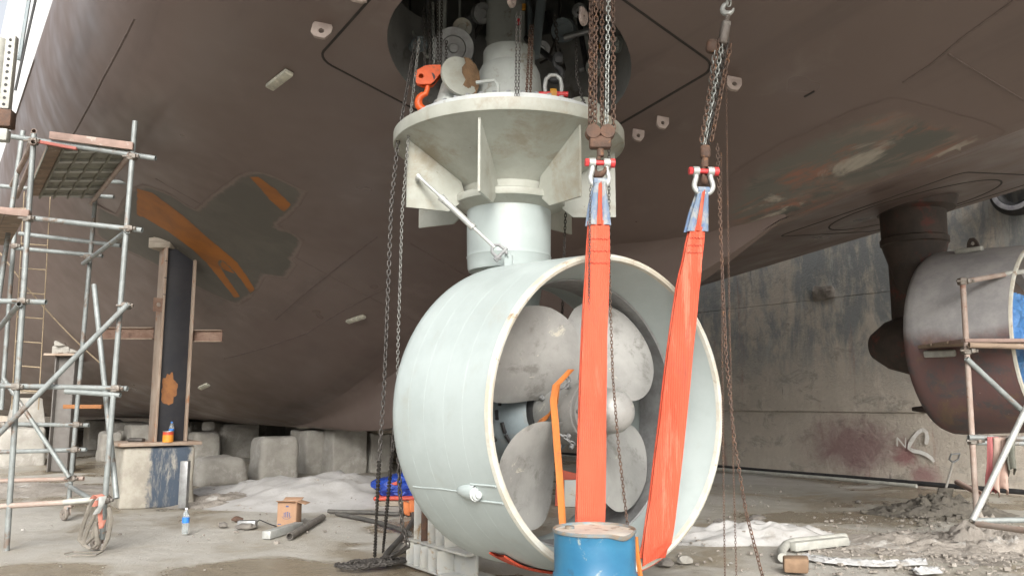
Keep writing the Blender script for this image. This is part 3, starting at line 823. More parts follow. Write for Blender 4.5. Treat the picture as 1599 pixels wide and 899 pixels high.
MB().grid(rows).build('wrapping', M_CLOTH_BROWN, elbow, ang=80)
MB().tube([BB + Vector((-0.10, -0.55, 4.38)), BB + Vector((-0.10, -0.55, 4.62)), BB + Vector((-0.13, -0.55, 4.66)), BB + Vector((-0.30, -0.5, 4.66))], 0.018, n=8).build('handrail', M_DOME, thr)
c2 = BB + Vector((0.76, 0.30, 4.60)); d2 = Vector((0.2, -1, 0.1)).normalized()
MB().lathe(c2, d2, [(-0.2, 0.12), (-0.02, 0.12), (-0.02, 0.24), (0.02, 0.24), (0.02, 0.001)], 32).build('blank_flange', M_GREY_DIRTY, thr)
MB().cyl(c2 - d2 * 0.2 - Z3 * 0.22, c2 - d2 * 0.2 + Z3 * 0.1, 0.13, n=24).build('branch_pipe', M_DOME, thr)
# fairing with a socket bolt on the nozzle side, and the weld that runs forward from it
def noz_pt(a, ang, off=0.0):
    r = lerp(1.252, 1.325, (1.455 - a) / 1.155) + off
    return O1 + A3 * a + S3 * (r * math.cos(R(ang))) + Z3 * (r * math.sin(R(ang)))
O1 = Vector((P1.x, P1.y, ZN))
def noz_dir(ang): return S3 * math.cos(R(ang)) + Z3 * math.sin(R(ang))
FA = 207.0
rows = []
for i in range(11):
    k = i / 10; a = lerp(0.93, 1.19, k); hh = 0.064 * math.sqrt(max(0, k * (2 - k))) + 0.002
    rows.append([noz_pt(a, FA, -0.01) + (noz_dir(FA) * math.sin(R(g)) + A3.cross(noz_dir(FA)) * math.cos(R(g))) * hh for g in range(0, 181, 15)])
fa = MB().grid(rows).build('bolt_fairing', M_GREY, noz1, ang=60)
c = noz_pt(1.19, FA, 0.02)
b = MB().lathe(c, A3, [(-0.01, 0.001), (-0.01, 0.052), (0.0, 0.052), (0.0, 0.042), (0.018, 0.042), (0.018, 0.026), (0.04, 0.026), (0.04, 0.001)], 20)
b.build('socket_bolt', M_FLANGE, fa)
MB().tube([noz_pt(lerp(0.32, 0.94, k / 8), FA + 0.15 * math.sin(k), 0.000) for k in range(9)], 0.006, n=6).build('weld_bead', M_GREY, noz1)
for da in (-3.6, 3.6):
    MB().tube([noz_pt(lerp(1.14, 1.44, k / 5), FA + da * 0.85, 0.002) for k in range(6)], 0.008, n=6).build('guard_bar', M_GREY, noz1)
# lug on the nozzle top for the tie rod
lc = atY(793, 404, 7.05)
MB().holed(lc, Vector((0.85, -.5, 0)).normalized(), Z3, [(-0.03, -0.1), (0.05, -0.1), (0.045, 0.03), (0.0, 0.05), (-0.03, 0.03)], (0.005, 0.01), 0.013, 0.02).build('tie_lug', M_GREY, noz1)

# ------------------------------------------------------------------ the second thruster, still fitted under the starboard quarter
M_G2 = NT('second_nozzle_paint')
sp = M_G2.n('ShaderNodeSeparateXYZ'); M_G2.l(M_G2.co, sp.inputs[0])
c_ = M_G2.mix(M_G2.ramp(M_G2.noise(2, 8, 0.7), 0.4, 0.6), (0.36, 0.35, 0.345, 1), (0.28, 0.275, 0.275, 1))
low = M_G2.math('SUBTRACT', 1.0, M_G2.ramp(M_G2.math('ADD', sp.outputs[2], M_G2.math('MULTIPLY', M_G2.noise(1.5, 8, 0.7), 0.35)), 2.68, 2.92))
c2_ = M_G2.mix(M_G2.ramp(M_G2.noise(3, 9, 0.75, None, 0.5, 4), 0.45, 0.62), (0.150, 0.085, 0.080, 1), (0.095, 0.085, 0.088, 1))
c2_ = M_G2.mix(M_G2.ramp(M_G2.noise(2.0, 9, 0.75, None, 0.5, 14), 0.52, 0.66), c2_, (0.175, 0.115, 0.075, 1))
c2_ = M_G2.mix(M_G2.ramp(M_G2.noise(20, 5, 0.6, None, 0.2, 24), 0.70, 0.74), c2_, (0.42, 0.38, 0.32, 1))
M_G2.bump(M_G2.noise(22, 7, 0.7), 0.3, 0.012)
M_G2 = M_G2.fin(M_G2.mix(low, c_, c2_), 0.62)
M_DARKFOUL = worn('fouled_dark', (0.045, 0.036, 0.03, 1), (0.075, 0.055, 0.045, 1), c3=(0.14, 0.045, 0.035, 1), scale=3, s3=3, thr=(0.55, 0.68), rough=0.7, bump=0.4, bs=25, c4=(0.30, 0.27, 0.23, 1), s4=9, thr4=(0.68, 0.73))
P2 = W(0, SPACING, 0)
TH2 = R(TH2DEG)
ax2 = Vector((math.sin(TH2), -math.cos(TH2), 0)); sd2 = Vector((math.cos(TH2), math.sin(TH2), 0))
thr2, noz2, NL2, B2 = make_thruster('azimuth_thruster', 'dark fouled azimuth thruster still fitted under the ship at far right', Vector((P2.x, P2.y, 0)), ZN2, ax2, sd2, hull_z(0, SPACING) + 0.15, (M_G2, M_RIM, M_DARKFOUL, M_DARKFOUL), False, 0.22)
for o in thr2.children:
    if o.name.split('.')[0] in ('stem', 'leg'): o.data.materials[0] = M_DARKFOUL
MB().lathe(P2, Z3, [(hull_z(0, SPACING) - 0.10, 0.46), (hull_z(0, SPACING) - 0.06, 0.60), (hull_z(0, SPACING) + 0.1, 0.64)], 48).build('seat_ring', M_DARKFOUL, thr2)
O2 = P2 + Z3 * ZN2 + ax2 * 0.22
def n2pt(a, ang, off=0):
    r = lerp(1.252, 1.325, (1.455 - a) / 1.155) + off
    return O2 + ax2 * a + sd2 * (r * math.cos(R(ang))) + Z3 * (r * math.sin(R(ang)))
nd = sd2 * math.cos(R(100)) + Z3 * math.sin(R(100))
M_PALEMETAL = worn('pale_metal', (0.42, 0.42, 0.38, 1), (0.32, 0.32, 0.29, 1), scale=8, rough=0.6)
MB().rbox(n2pt(0.75, 112, 0.03), 0.36, 0.10, 0.07, ax2, ax2.cross(nd), nd, b=0.02).build('anode', M_PALEMETAL, noz2)
MB().holed(n2pt(0.75, 105, 0.0), ax2, nd, [(-0.09, -0.02), (0.09, -0.02), (0.07, 0.1), (0.03, 0.17), (-0.03, 0.17), (-0.07, 0.1)], (0, 0.09), 0.03, 0.04).build('lifting_lug', M_DARKFOUL, noz2)
nd = sd2 * math.cos(R(190)) + Z3 * math.sin(R(190))
MB().rbox(n2pt(0.62, 190, 0.03), 0.40, 0.09, 0.07, ax2, ax2.cross(nd), nd, b=0.02).build('anode', M_PALEMETAL, noz2)
MB().tube([O2 - ax2 * 0.42 - Z3 * 0.97, O2 - ax2 * 0.15 - Z3 * 0.97, O2 + ax2 * 0.25 - Z3 * 1.0], [0.03, 0.07, 0.09], n=10).build('stay_fin', M_DARKFOUL, thr2)

# ------------------------------------------------------------------ rigging: chains, hoists, shackles, slings
M_CHAIN_RUST = worn('rusty_chain', (0.13, 0.075, 0.05, 1), (0.085, 0.058, 0.046, 1), c3=(0.22, 0.115, 0.06, 1), scale=12, s3=16, rough=0.75, metal=0.2, bump=0)
M_CHAIN_DARK = worn('dark_chain', (0.055, 0.05, 0.046, 1), (0.09, 0.082, 0.074, 1), scale=14, rough=0.5, metal=0.4, bump=0)
M_CHAIN_GREY = worn('grey_chain', (0.19, 0.19, 0.175, 1), (0.12, 0.118, 0.108, 1), scale=14, rough=0.5, metal=0.4, bump=0)
M_CHAIN_ZINC = worn('zinc_chain', (0.34, 0.35, 0.33, 1), (0.24, 0.25, 0.235, 1), scale=14, rough=0.45, metal=0.5, bump=0)
M_GALV = worn('galvanised', (0.47, 0.48, 0.46, 1), (0.36, 0.37, 0.355, 1), scale=8, c3=(0.28, 0.22, 0.16, 1), s3=9, thr=(0.62, 0.72), rough=0.48, metal=0.3, bump=0.1)
def link_template(pitch, wire, width, nseg=12, nside=6):
    """one stadium link lying in the x-z plane, its inside length equal to the pitch"""
    hl = pitch / 2 + wire / 2; hw = width / 2 - wire / 2
    st = hl - hw
    path = []
    for k in range(nseg):
        a = 2 * math.pi * k / nseg
        path.append(Vector((hw * math.cos(a), 0, hw * math.sin(a) + (st if math.sin(a) > 1e-6 else -st if math.sin(a) < -1e-6 else 0))))
    m = MB().tube(path, wire / 2, nside, closed=True)
    return np.array([tuple(v) for v in m.v]), m.f
def chain(name, pts, mat, parent=None, pitch=0.03, wire=0.008, width=0.028, label=None, group=None, cat='chain', tw0=0.0):
    tv, tf = link_template(pitch, wire, width)
    pts = [Vector(p) for p in pts]
    L = [0.0]
    for i in range(len(pts) - 1): L.append(L[-1] + (pts[i + 1] - pts[i]).length)
    n = max(2, int(L[-1] / pitch)); V = []; F = []; j = 0; px = None
    for k in range(n):
        s = (k + 0.5) * pitch
        while j < len(L) - 2 and s > L[j + 1]: j += 1
        d = (pts[j + 1] - pts[j]).normalized(); p = pts[j] + d * (s - L[j])
        if px is None: px = frame(d)[0]
        px = (px - d * px.dot(d)).normalized(); py = d.cross(px)
        a = tw0 + (math.pi / 2 if k % 2 else 0) + 0.5 * math.sin(k * 0.11 + tw0)
        x = px * math.cos(a) + py * math.sin(a); y = d.cross(x)
        M_ = np.array([tuple(x), tuple(y), tuple(d)])
        V.append(tv @ M_ + np.array(tuple(p))); o = k * len(tv)
        F.extend([tuple(i + o for i in f) for f in tf])
    V = np.concatenate(V)
    base = wloc(parent) if parent is not None else Vector(tuple(V[V[:, 2].argmin()]))
    me = bpy.data.meshes.new(name); me.from_pydata((V - np.array(tuple(base))).tolist(), [], F); me.update()
    me.polygons.foreach_set('use_smooth', [True] * len(me.polygons)); me.materials.append(mat)
    o = bpy.data.objects.new(name, me); COL.objects.link(o)
    if parent is not None: o.parent = parent
    else:
        o.location = base; tag(o, label, cat, group)
    o['kind'] = 'stuff' if parent is not None else ''
    if parent is None: del o['kind']
    return o
def px_path(L, Y):
    return [atY(q[0], q[1], q[2] if len(q) > 2 else Y) for q in L]
def sag(p, q, d, n=10):
    p, q = Vector(p), Vector(q)
    return [p.lerp(q, k / n) - Z3 * (d * 4 * (k / n) * (1 - k / n)) for k in range(n + 1)]

def bow_shackle(c, x, name, label, w=0.14, h=0.2, wire=0.022, mat=None, pinmat=None):
    """pin centre at c, pin along x, bow hanging below"""
    x = Vector(x).normalized()
    sh = thing(name, label, 'shackle', c - Z3 * h)
    pts = [c + x * (w / 2)]
    hw = w / 2
    prof = [(1.0, 0.0), (0.98, -0.15), (1.0, -0.32), (1.2, -0.52), (1.25, -0.68), (1.05, -0.85), (0.6, -0.97), (0, -1.0)]
    path = [c + x * (hw * a) + Z3 * (h * b_) for a, b_ in prof] + [c - x * (hw * a) + Z3 * (h * b_) for a, b_ in reversed(prof[:-1])]
    sm = []
    for i in range(len(path) - 1):
        p0, p1, p2, p3 = path[max(0, i - 1)], path[i], path[i + 1], path[min(len(path) - 1, i + 2)]
        for k in range(4):
            u = k / 4
            sm.append(0.5 * ((2 * p1) + (p2 - p0) * u + (2 * p0 - 5 * p1 + 4 * p2 - p3) * u * u + (3 * p1 - p0 - 3 * p2 + p3) * u ** 3))
    sm.append(path[-1])
    b = MB().tube(sm, wire, n=12)
    f = frame(x)
    for sg in (1, -1): b.lathe(c + x * (sg * hw) - x * wire * 1.15, x, [(0, 0.001), (0, wire * 1.75), (wire * 2.3, wire * 1.75), (wire * 2.3, 0.001)], 16)
    b.build('bow', mat or M_GALV, sh)
    b = MB().cyl(c - x * (hw + wire * 2.0), c + x * (hw + wire * 2.0), wire * 0.95, n=14)
    b.cyl(c + x * (hw + wire * 1.3), c + x * (hw + wire * 2.9), wire * 1.75, n=16)
    b.cyl(c - x * (hw + wire * 1.3), c - x * (hw + wire * 2.6), wire * 1.5, n=6)
    b.build('pin', pinmat or M_REDPAINT, sh)
    return sh

# --- left chain hoist over the nozzle mouth
YL = 6.02
kx = Vector((1, 0, 0))
hoistL = thing('chain_hoist', 'rusty chain hoist with twin sheaves above the left orange sling', 'hoist', atY(938, 235, YL))
blk = atY(937, 212, YL)
for sx in (-1, 1):
    c = blk + kx * (0.055 * sx) + Z3 * 0.02
    MB().lathe(c - Vector((0, 0.05, 0)), Vector((0, 1, 0)), [(0, 0.001), (0, 0.055), (0.015, 0.06), (0.03, 0.048), (0.07, 0.048), (0.085, 0.06), (0.1, 0.055), (0.1, 0.001)], 28).build('sheave', M_RUST, hoistL)
yk = MB().rbox(blk - Z3 * 0.06, 0.17, 0.09, 0.10, b=0.02)
yk.cyl(blk - Z3 * 0.10, blk - Z3 * 0.17, 0.028, n=12)
yk.build('hook_block', M_RUST, hoistL)
hc = atY(936, 262, YL)
def hook(parent, c, x, r, wire, mat):
    x = Vector(x).normalized(); pts = []; rad = []
    pts += [c + Z3 * (r * 2.4), c + Z3 * (r * 1.5)]; rad += [wire * .8, wire * .85]
    for k in range(13):
        a = R(100 + 21 * k)
        pts.append(c + Z3 * (r * math.sin(a)) + x * (r * math.cos(a))); rad.append(wire * (0.9 + 0.45 * math.sin(math.pi * k / 12)) * (1 - 0.55 * max(0, (k - 9) / 3)))
    return MB().tube(pts, rad, n=12).build('hook', mat, parent)
hook(hoistL, hc, Vector((0.75, -0.65, 0)), 0.06, 0.022, M_RUST)
for (x0, x1, dy) in ((923, 925, 0.03), (931, 929, -0.02), (941, 940, 0.04), (950, 947, -0.03), (957, 958, 0.0), (925, 921, 0.06)):
    zt = atY(x0, -45, YL)
    chain('load_chain', [Vector((zt.x, YL + dy, zt.z)), atY(x1, 205, YL + dy)], M_CHAIN_RUST if x0 != 950 else M_CHAIN_ZINC, hoistL, pitch=0.040, wire=0.0115, width=0.041, tw0=x0)
bow_shackle(atY(936, 255, YL), Vector((1, 0.1, 0)), 'shackle', 'bow shackle with bright red pin at the top of the left orange sling', w=0.115, h=0.19, wire=0.021, mat=M_GALV)

# --- right chain hoist
YR = 6.45
M_HOISTGREY = worn('hoist_casting', (0.16, 0.145, 0.13, 1), (0.11, 0.09, 0.075, 1), c3=(0.30, 0.28, 0.26, 1), scale=9, s3=9, thr=(0.56, 0.64), rough=0.6, metal=0.2)
hoistR = thing('chain_hoist', 'rusty chain hoist slanting down to the right orange sling', 'hoist', atY(1098, 245, YR))
YU = 6.28
top = atY(1130, 60, YU); bot = atY(1100, 232, YR)
dd = (bot - top).normalized(); sxv = Vector((1, 0, 0)); sxv = (sxv - dd * sxv.dot(dd)).normalized(); syv = dd.cross(sxv)
ub = atY(1131, 52, YU)
MB().rbox(ub, 0.075, 0.09, 0.20, sxv, syv, -dd, b=0.025, seg=3).build('hoist_body', M_HOISTGREY, hoistR)
MB().rbox(ub + Vector((-0.10, 0.02, -0.11)), 0.10, 0.10, 0.12, sxv, syv, -dd, b=0.04, seg=3).build('gear_cover', M_RUST, hoistR)
hook(hoistR, atY(1137, 14, YU), Vector((0.9, -0.4, 0)), 0.045, 0.018, M_GALV)
MB().tube([atY(1137, 24, YU), atY(1133, 40, YU)], 0.02, n=8).build('swivel', M_HOISTGREY, hoistR)
chain('suspension_chain', [atY(1138, 10, YU), atY(1141, -40, YU - 0.1)], M_CHAIN_ZINC, hoistR, pitch=0.045, wire=0.013, width=0.046)
for k, (a, b_) in enumerate((((1122, 62), (1094, 228)), ((1129, 60), (1099, 230)), ((1136, 60), (1104, 230)), ((1141, 70), (1110, 225)), ((1117, 80), (1097, 225)), ((1126, 65), (1107, 228)))):
    chain('load_chain', [atY(*a, YU - 0.03 + 0.03 * (k % 3)), atY(*b_, YR + 0.03 * (k % 3 - 1))], (M_CHAIN_RUST, M_CHAIN_ZINC, M_CHAIN_DARK)[k % 3], hoistR, pitch=0.042, wire=0.0125, width=0.044, tw0=k)
b = MB().rbox(atY(1101, 238, YR), 0.085, 0.08, 0.12, b=0.03, seg=3); b.cyl(atY(1101, 246, YR), atY(1101, 262, YR), 0.028, n=12)
b.build('hook_block', M_RUST, hoistR)
hook(hoistR, atY(1099, 274, YR), Vector((-0.3, -0.9, 0)), 0.055, 0.024, M_RUST)
bow_shackle(atY(1098, 268, YR), Vector((1, 0.1, 0)), 'shackle', 'bow shackle with dull red pin at the top of the right orange sling', w=0.125, h=0.19, wire=0.022, mat=M_GALV)

# hand chains hanging free (each a loop or a fall)
G_CH = 'chains hanging from the hoists'
chain('hand_chain', px_path([(951, 370, 6.05), (953, 480, 6.0), (957, 590, 5.95), (966, 700, 5.92), (979, 812, 5.92), (984, 860, 5.94)], 6), M_CHAIN_RUST, pitch=0.026, wire=0.0065, width=0.024, label='rusty hand chain in front of the propeller, ending behind the blue drum', group=G_CH)
chain('hand_chain', px_path([(951, 200, 6.12), (951, 372, 6.05)], 6), M_CHAIN_DARK, pitch=0.026, wire=0.0065, width=0.024, label='dark short chain just right of the left hook block', group=G_CH)
chain('hand_chain', px_path([(922, 290, 5.90), (920, 440, 5.92), (919, 545, 5.93)], 6), M_CHAIN_DARK, pitch=0.022, wire=0.005, width=0.019, label='thin dark chain lying along the left orange sling', group=G_CH)
def gpt(x, y): q = atz(x, y, 0.012); return q
g1 = gpt(1190, 897)
chain('hand_chain', [atY(1120, 225, 6.5), atY(1124, 330, 6.45), atY(1129, 450, 6.4), atY(1134, 560, 6.3), atY(1147, 690, 6.2), atY(1165, 800, 6.15), atY(1192, 905, 6.1)], M_CHAIN_RUST, pitch=0.032, wire=0.008, width=0.030, label='rusty chain slanting right to the ground beside the nozzle', group=G_CH)
chain('hand_chain', [atY(1134, 120, 6.8), atY(1136, 300, 6.8), atY(1139, 500, 6.8), atY(1146, 760, 6.8), atY(1150, 905, 6.8)], M_CHAIN_RUST, pitch=0.022, wire=0.0045, width=0.018, label='thin brown chain hanging straight, right of the nozzle, outer of two', group=G_CH)
chain('hand_chain', [atY(1126, 240, 6.75), atY(1127, 450, 6.75), atY(1129, 700, 6.75), atY(1132, 905, 6.75)], M_CHAIN_RUST, pitch=0.022, wire=0.0045, width=0.018, label='thin brown chain hanging straight, right of the nozzle, inner of two', group=G_CH)
chain('hand_chain', px_path([(884, 310, 7.9), (880, 420, 7.95), (876, 545, 8.0)], 8), M_CHAIN_DARK, pitch=0.032, wire=0.009, width=0.03, label='dark chain hanging behind the thruster stem', group=G_CH)
YC = 7.0
chain('hand_chain', px_path([(655, 60, 7.2), (640, 190, 7.1), (628, 330, 7.05), (622, 520, 7.0), (620, 620, 7.0)], YC), M_CHAIN_GREY, pitch=0.032, wire=0.009, width=0.031, label='pale zinc chain in front of the flange left edge', group=G_CH)
chain('hand_chain', [atY(650, 60, 7.5), atY(622, 215, 7.3), atY(611, 320, 7.25), atY(606, 450, 7.2), atY(600, 600, 7.2), atY(592, 720, 7.2), gpt(585, 872)], M_CHAIN_DARK, pitch=0.042, wire=0.013, width=0.043, label='dark chain left of the nozzle reaching down to the heap, outer fall', group=G_CH)
chain('hand_chain', [atY(621, 600, 7.3), atY(613, 700, 7.3), gpt(598, 862)], M_CHAIN_DARK, pitch=0.042, wire=0.013, width=0.043, label='dark chain left of the nozzle reaching down to the heap, inner fall', group=G_CH)
chain('hand_chain', [atY(622, 690, 7.25), atY(624, 760, 7.25), atY(628, 820, 7.3), atY(638, 852, 7.35), gpt(610, 872), gpt(590, 884)], M_CHAIN_DARK, pitch=0.046, wire=0.015, width=0.048, label='heavy black chain curving beside the cradle into the heap', group=G_CH)
# heap of chain on the ground
hp = []
c0 = atz(590, 885); 
for k in range(260):
    a = k * 0.47; r = 0.05 + 0.12 * abs(math.sin(k * 0.13)); e_ = math.sin(k * 0.021); hp.append(c0 + Vector((r * math.cos(a) * 1.2 + 0.20 * e_ - 0.05, r * math.sin(a) * 0.8 + 0.13 * e_, 0.016 + (0.07 * (1 - r / 0.19) + 0.02) * abs(math.sin(k * 0.37)))))
chain('chain_heap', hp, M_CHAIN_DARK, pitch=0.034, wire=0.010, width=0.034, label='small heap of black chain on the ground left of the cradle', cat='chain')

# slings
def webbing_mat():
    t = NT('orange_webbing')
    c = t.mix(t.ramp(t.noise(2.0, 8, 0.7, (1, 1, 0.25)), 0.36, 0.64), (0.50, 0.062, 0.026, 1), (0.57, 0.092, 0.044, 1))
    c = t.mix(t.math('MULTIPLY', t.ramp(t.noise(6.0, 9, 0.72, (1.6, 1.6, 0.12), 0.1, 4.0), 0.52, 0.64), 0.6), c, (0.64, 0.20, 0.125, 1))     # chafed bright threads
    c = t.mix(t.math('MULTIPLY', t.ramp(t.noise(3.2, 9, 0.75, (1, 1, 0.6), 0.5, 9.0), 0.54, 0.68), 0.75), c, (0.20, 0.065, 0.04, 1))           # grease
    c = t.mix(t.ramp(t.noise(14, 7, 0.75, (1, 1, 0.3), 0.2, 15.0), 0.66, 0.72), c, (0.15, 0.075, 0.05, 1))
    wv = t.n('ShaderNodeTexWave'); wv.wave_type = 'BANDS'; wv.bands_direction = 'X'; wv.inputs['Scale'].default_value = 22; wv.inputs['Distortion'].default_value = 0.6; t.l(t.co, wv.inputs['Vector'])
    wz = t.n('ShaderNodeTexWave'); wz.wave_type = 'BANDS'; wz.bands_direction = 'Z'; wz.inputs['Scale'].default_value = 38; wz.inputs['Distortion'].default_value = 1.0; t.l(t.co, wz.inputs['Vector'])
    c = t.mix(t.math('MULTIPLY', wv.outputs['Fac'], 0.16), c, (0.34, 0.04, 0.02, 1))
    t.bump(t.math('ADD', t.math('ADD', wv.outputs['Fac'], t.math('MULTIPLY', wz.outputs['Fac'], 0.5)), t.math('MULTIPLY', t.noise(7, 6, 0.6, (1, 1, 0.3)), 3.0)), 0.5, 0.004)
    return t.fin(c, 0.82)
M_SLING = webbing_mat()
M_STRAP_DARK = worn('stitch_thread', (0.30, 0.05, 0.03, 1), (0.24, 0.04, 0.03, 1), scale=20, rough=0.9)
M_SLING_EYE = worn('blue_eye_sleeve', (0.10, 0.165, 0.30, 1), (0.20, 0.25, 0.31, 1), c3=(0.30, 0.315, 0.315, 1), scale=7, s3=6, thr=(0.48, 0.6), rough=0.8, stretch=(4, 4, 0.5))
def web(b, path, widths, side, th=0.012, bulge=0.012, n=9):
    """webbing: a band along path, its width along side (one vector or one for each point)"""
    k = len(path); rf, rb = [], []
    for i, p in enumerate(path):
        s = (side[i] if isinstance(side, list) else Vector(side)).normalized()
        d = (path[min(i + 1, k - 1)] - path[max(i - 1, 0)]).normalized(); nn = d.cross(s).normalized()
        if nn.y > 0: nn = -nn
        f_, g_ = [], []
        for j in range(n):
            w = j / (n - 1) - 0.5
            h = bulge * (1 - (2 * w) ** 2) + 0.003 * math.sin(9 * w + i * 0.8)
            q = p + s * (w * widths[i]) + nn * h
            f_.append(q + nn * th / 2); g_.append(q - nn * th / 2)
        rf.append(f_ + list(reversed(g_)) + [f_[0]])
    b.grid(rf); m = 2 * n + 1
    return b
def sling(name, label, eye, path_px, tuck, folds, tilt=0.0):
    sl = thing(name, label, 'sling', tuck[-1])
    e0, e1 = eye
    # the eye: two blue-sleeved bights that meet round the shackle bow
    sx = Vector((1, 0.12, 0)).normalized()
    dn = (e1 - e0).normalized()
    b = MB()
    for (o, w, fo) in ((-0.045, 0.05, 0.00), (0.045, 0.05, 0.00)):
        pts = [e0 + dn * 0.0 + sx * (o * 0.55), e0.lerp(e1, 0.35) + sx * o * 0.8, e0.lerp(e1, 0.7) + sx * o * 1.0, e1 + sx * o * 1.15]
        web(b, pts, [0.040, 0.05, 0.062, 0.075], sx, th=0.016, bulge=0.02, n=7)
    web(b, [e0 + Vector((0, 0.05, 0)) - sx * 0.02, e0.lerp(e1, 0.5) + Vector((0, 0.07, 0)) - sx * 0.03, e1 + Vector((0, 0.05, 0)) - sx * 0.03], [0.07, 0.11, 0.15], sx, th=0.016)
    b.cyl(e0 + sx * -0.05 + Z3 * 0.012, e0 + sx * 0.05 + Z3 * 0.012, 0.03, n=14)
    b.build('eye', M_SLING_EYE, sl)
    b = MB(); web(b, [e0 - Vector((0, 0.012, 0)) - dn * 0.01, e0.lerp(e1, 0.5) - Vector((0, 0.02, 0)), e1 - Vector((0, 0.02, 0))], [0.028, 0.03, 0.045], sx, th=0.01)
    b.build('centre_stripe', M_SLING, sl)
    P = []; Wd = []
    for (q, w) in path_px: P.append(q); Wd.append(w)
    # smooth resample
    PP, WW = [], []
    for i in range(len(P) - 1):
        for k in range(8): PP.append(P[i].lerp(P[i + 1], k / 8)); WW.append(lerp(Wd[i], Wd[i + 1], smoothstep(k / 8)))
    PP.append(P[-1]); WW.append(Wd[-1])
    sl_ = [(sx + Z3 * tilt * smoothstep((i - len(PP) + 12) / 11.0)) for i in range(len(PP))]
    b = MB(); web(b, PP, WW, sl_, th=0.014, bulge=0.005); b.build('webbing', M_SLING, sl, ang=60)
    for k in range(3):
        q = PP[3 + k * 2]; dq = (PP[4 + k * 2] - PP[2 + k * 2]).normalized(); wq = WW[3 + k * 2]
        MB().tube([q + sx * (wq * (i / 10 - 0.5) * 0.92) + Vector((0, -0.0125 - 0.005 * (1 - (i / 5 - 1) ** 2), 0)) + dq * (0.012 * (i % 2)) for i in range(11)], 0.0022, n=5).build('stitching', M_STRAP_DARK, sl)
    # second ply lying behind
    b = MB(); web(b, [p + Vector((-0.014, 0.035, 0)) for p in PP], [w * 0.96 for w in WW], sx, th=0.012, bulge=0.01); b.build('rear_ply', M_SLING, sl, ang=60)
    # tucked run under the nozzle
    b = MB(); web(b, tuck, [folds] * len(tuck), A3, th=0.016, bulge=0.004); b.build('lower_run', M_SLING, sl, ang=60)
    return sl
def under(a, ang0, ang1, n=24, off=0.014): return [noz_pt(a, lerp(ang0, ang1, k / n), off) for k in range(n + 1)]
sling('web_sling', 'orange web sling on the left, hanging straight down behind the blue drum', (atY(937, 287, 5.98), atY(936, 352, 5.97)),
      [(atY(936, 345, 5.965), 0.155), (atY(934, 420, 5.95), 0.175), (atY(929, 520, 5.93), 0.185), (atY(926, 640, 5.92), 0.195), (atY(924, 760, 5.93), 0.205), (atY(922, 850, 5.97), 0.205), (atY(921, 893, 6.05), 0.205)],
      under(0.80, 292, 238), 0.2)
sling('web_sling', 'orange web sling on the right, slanting down to wrap under the nozzle rim', (atY(1098, 300, YR), atY(1089, 362, YR)),
      [(atY(1090, 355, YR - 0.01), 0.125), (atY(1083, 400, YR - 0.01), 0.15), (atY(1075, 450, YR - 0.02), 0.185), (atY(1064, 540, YR - 0.03), 0.205), (atY(1051, 660, YR - 0.03), 0.215), (atY(1037, 780, YR - 0.02), 0.22), (atY(1027, 850, YR + 0.0), 0.225), (atY(1022, 872, YR + 0.03), 0.225)],
      under(1.30, 307, 262), 0.24, 0.55)

# turnbuckle tie rod from the gusset down to the nozzle
tb0, tb1 = atY(654, 276, 7.1), atY(783, 397, 7.02)
tb = thing('turnbuckle', 'steel turnbuckle rod slanting from flange gusset to nozzle top', 'turnbuckle', tb1)
dd = (tb1 - tb0).normalized()
L_ = (tb1 - tb0).length
MB().tube([tb0 - Vector((0.02, -0.06, 0.01)), tb0, tb0 + dd * 0.05, tb0 + dd * 0.3 * L_], [0.022, 0.028, 0.017, 0.017], n=10).build('upper_rod', M_GALV, tb)
MB().lathe(tb0 + dd * 0.27 * L_, dd, [(0, 0.012), (0, 0.034), (0.05, 0.034), (0.055, 0.029), (0.36 * L_, 0.029), (0.365 * L_, 0.034), (0.40 * L_, 0.034), (0.40 * L_, 0.012)], 20).build('sleeve', M_GALV, tb)
MB().tube([tb0 + dd * 0.66 * L_, tb0 + dd * 0.92 * L_], 0.016, n=10).build('lower_rod', M_GALV, tb)
px_ = dd.cross(Vector((0, 1, 0))).normalized()
b = MB()
for sg in (1, -1): b.tube([tb0 + dd * 0.90 * L_ + px_ * 0.01 * sg, tb0 + dd * 0.93 * L_ + px_ * 0.045 * sg, tb0 + dd * 1.0 * L_ + px_ * 0.05 * sg, tb0 + dd * 1.03 * L_ + px_ * 0.03 * sg], 0.015, n=8)
b.cyl(tb1 - px_ * 0.075, tb1 + px_ * 0.075, 0.016, n=10); b.cyl(tb1 - px_ * 0.08, tb1 - px_ * 0.055, 0.028, n=6)
b.build('jaw', M_STEEL, tb)

# ratchet strap lashing the blades
M_STRAP = worn('orange_strap', (0.52, 0.165, 0.03, 1), (0.42, 0.13, 0.028, 1), c3=(0.25, 0.10, 0.04, 1), scale=5, s3=8, rough=0.8)
def lace(name, pts, w, mat, label, cat, side=Vector((1, 0.2, 0)), parent=None):
    b = MB(); web(b, pts, [w] * len(pts), side, th=0.006, bulge=0.003, n=5)
    o = b.build(name, mat, parent, loc=pts[-1] if parent is None else None)
    if parent is None: tag(o, label, cat)
    return o
YS = 6.42
st_ = lace('lashing_strap', px_path([(892, 577, 6.38), (880, 590, 6.36), (868, 602, 6.36), (864, 625, 6.38), (867, 660, 6.36), (870, 700, 6.3), (874, 750, 6.25), (878, 812, 6.2), (881, 860, 6.15)], YS), 0.055, M_STRAP, 'narrow orange lashing strap tied round the propeller blades', 'strap')
b = MB(); web(b, px_path([(872, 600, 6.40), (868, 630, 6.5), (856, 650, 6.58), (842, 660, 6.66)], YS), [0.05] * 4, Vector((0.3, .2, 1)), th=0.006, n=5); b.build('strap_tail', M_STRAP, st_)
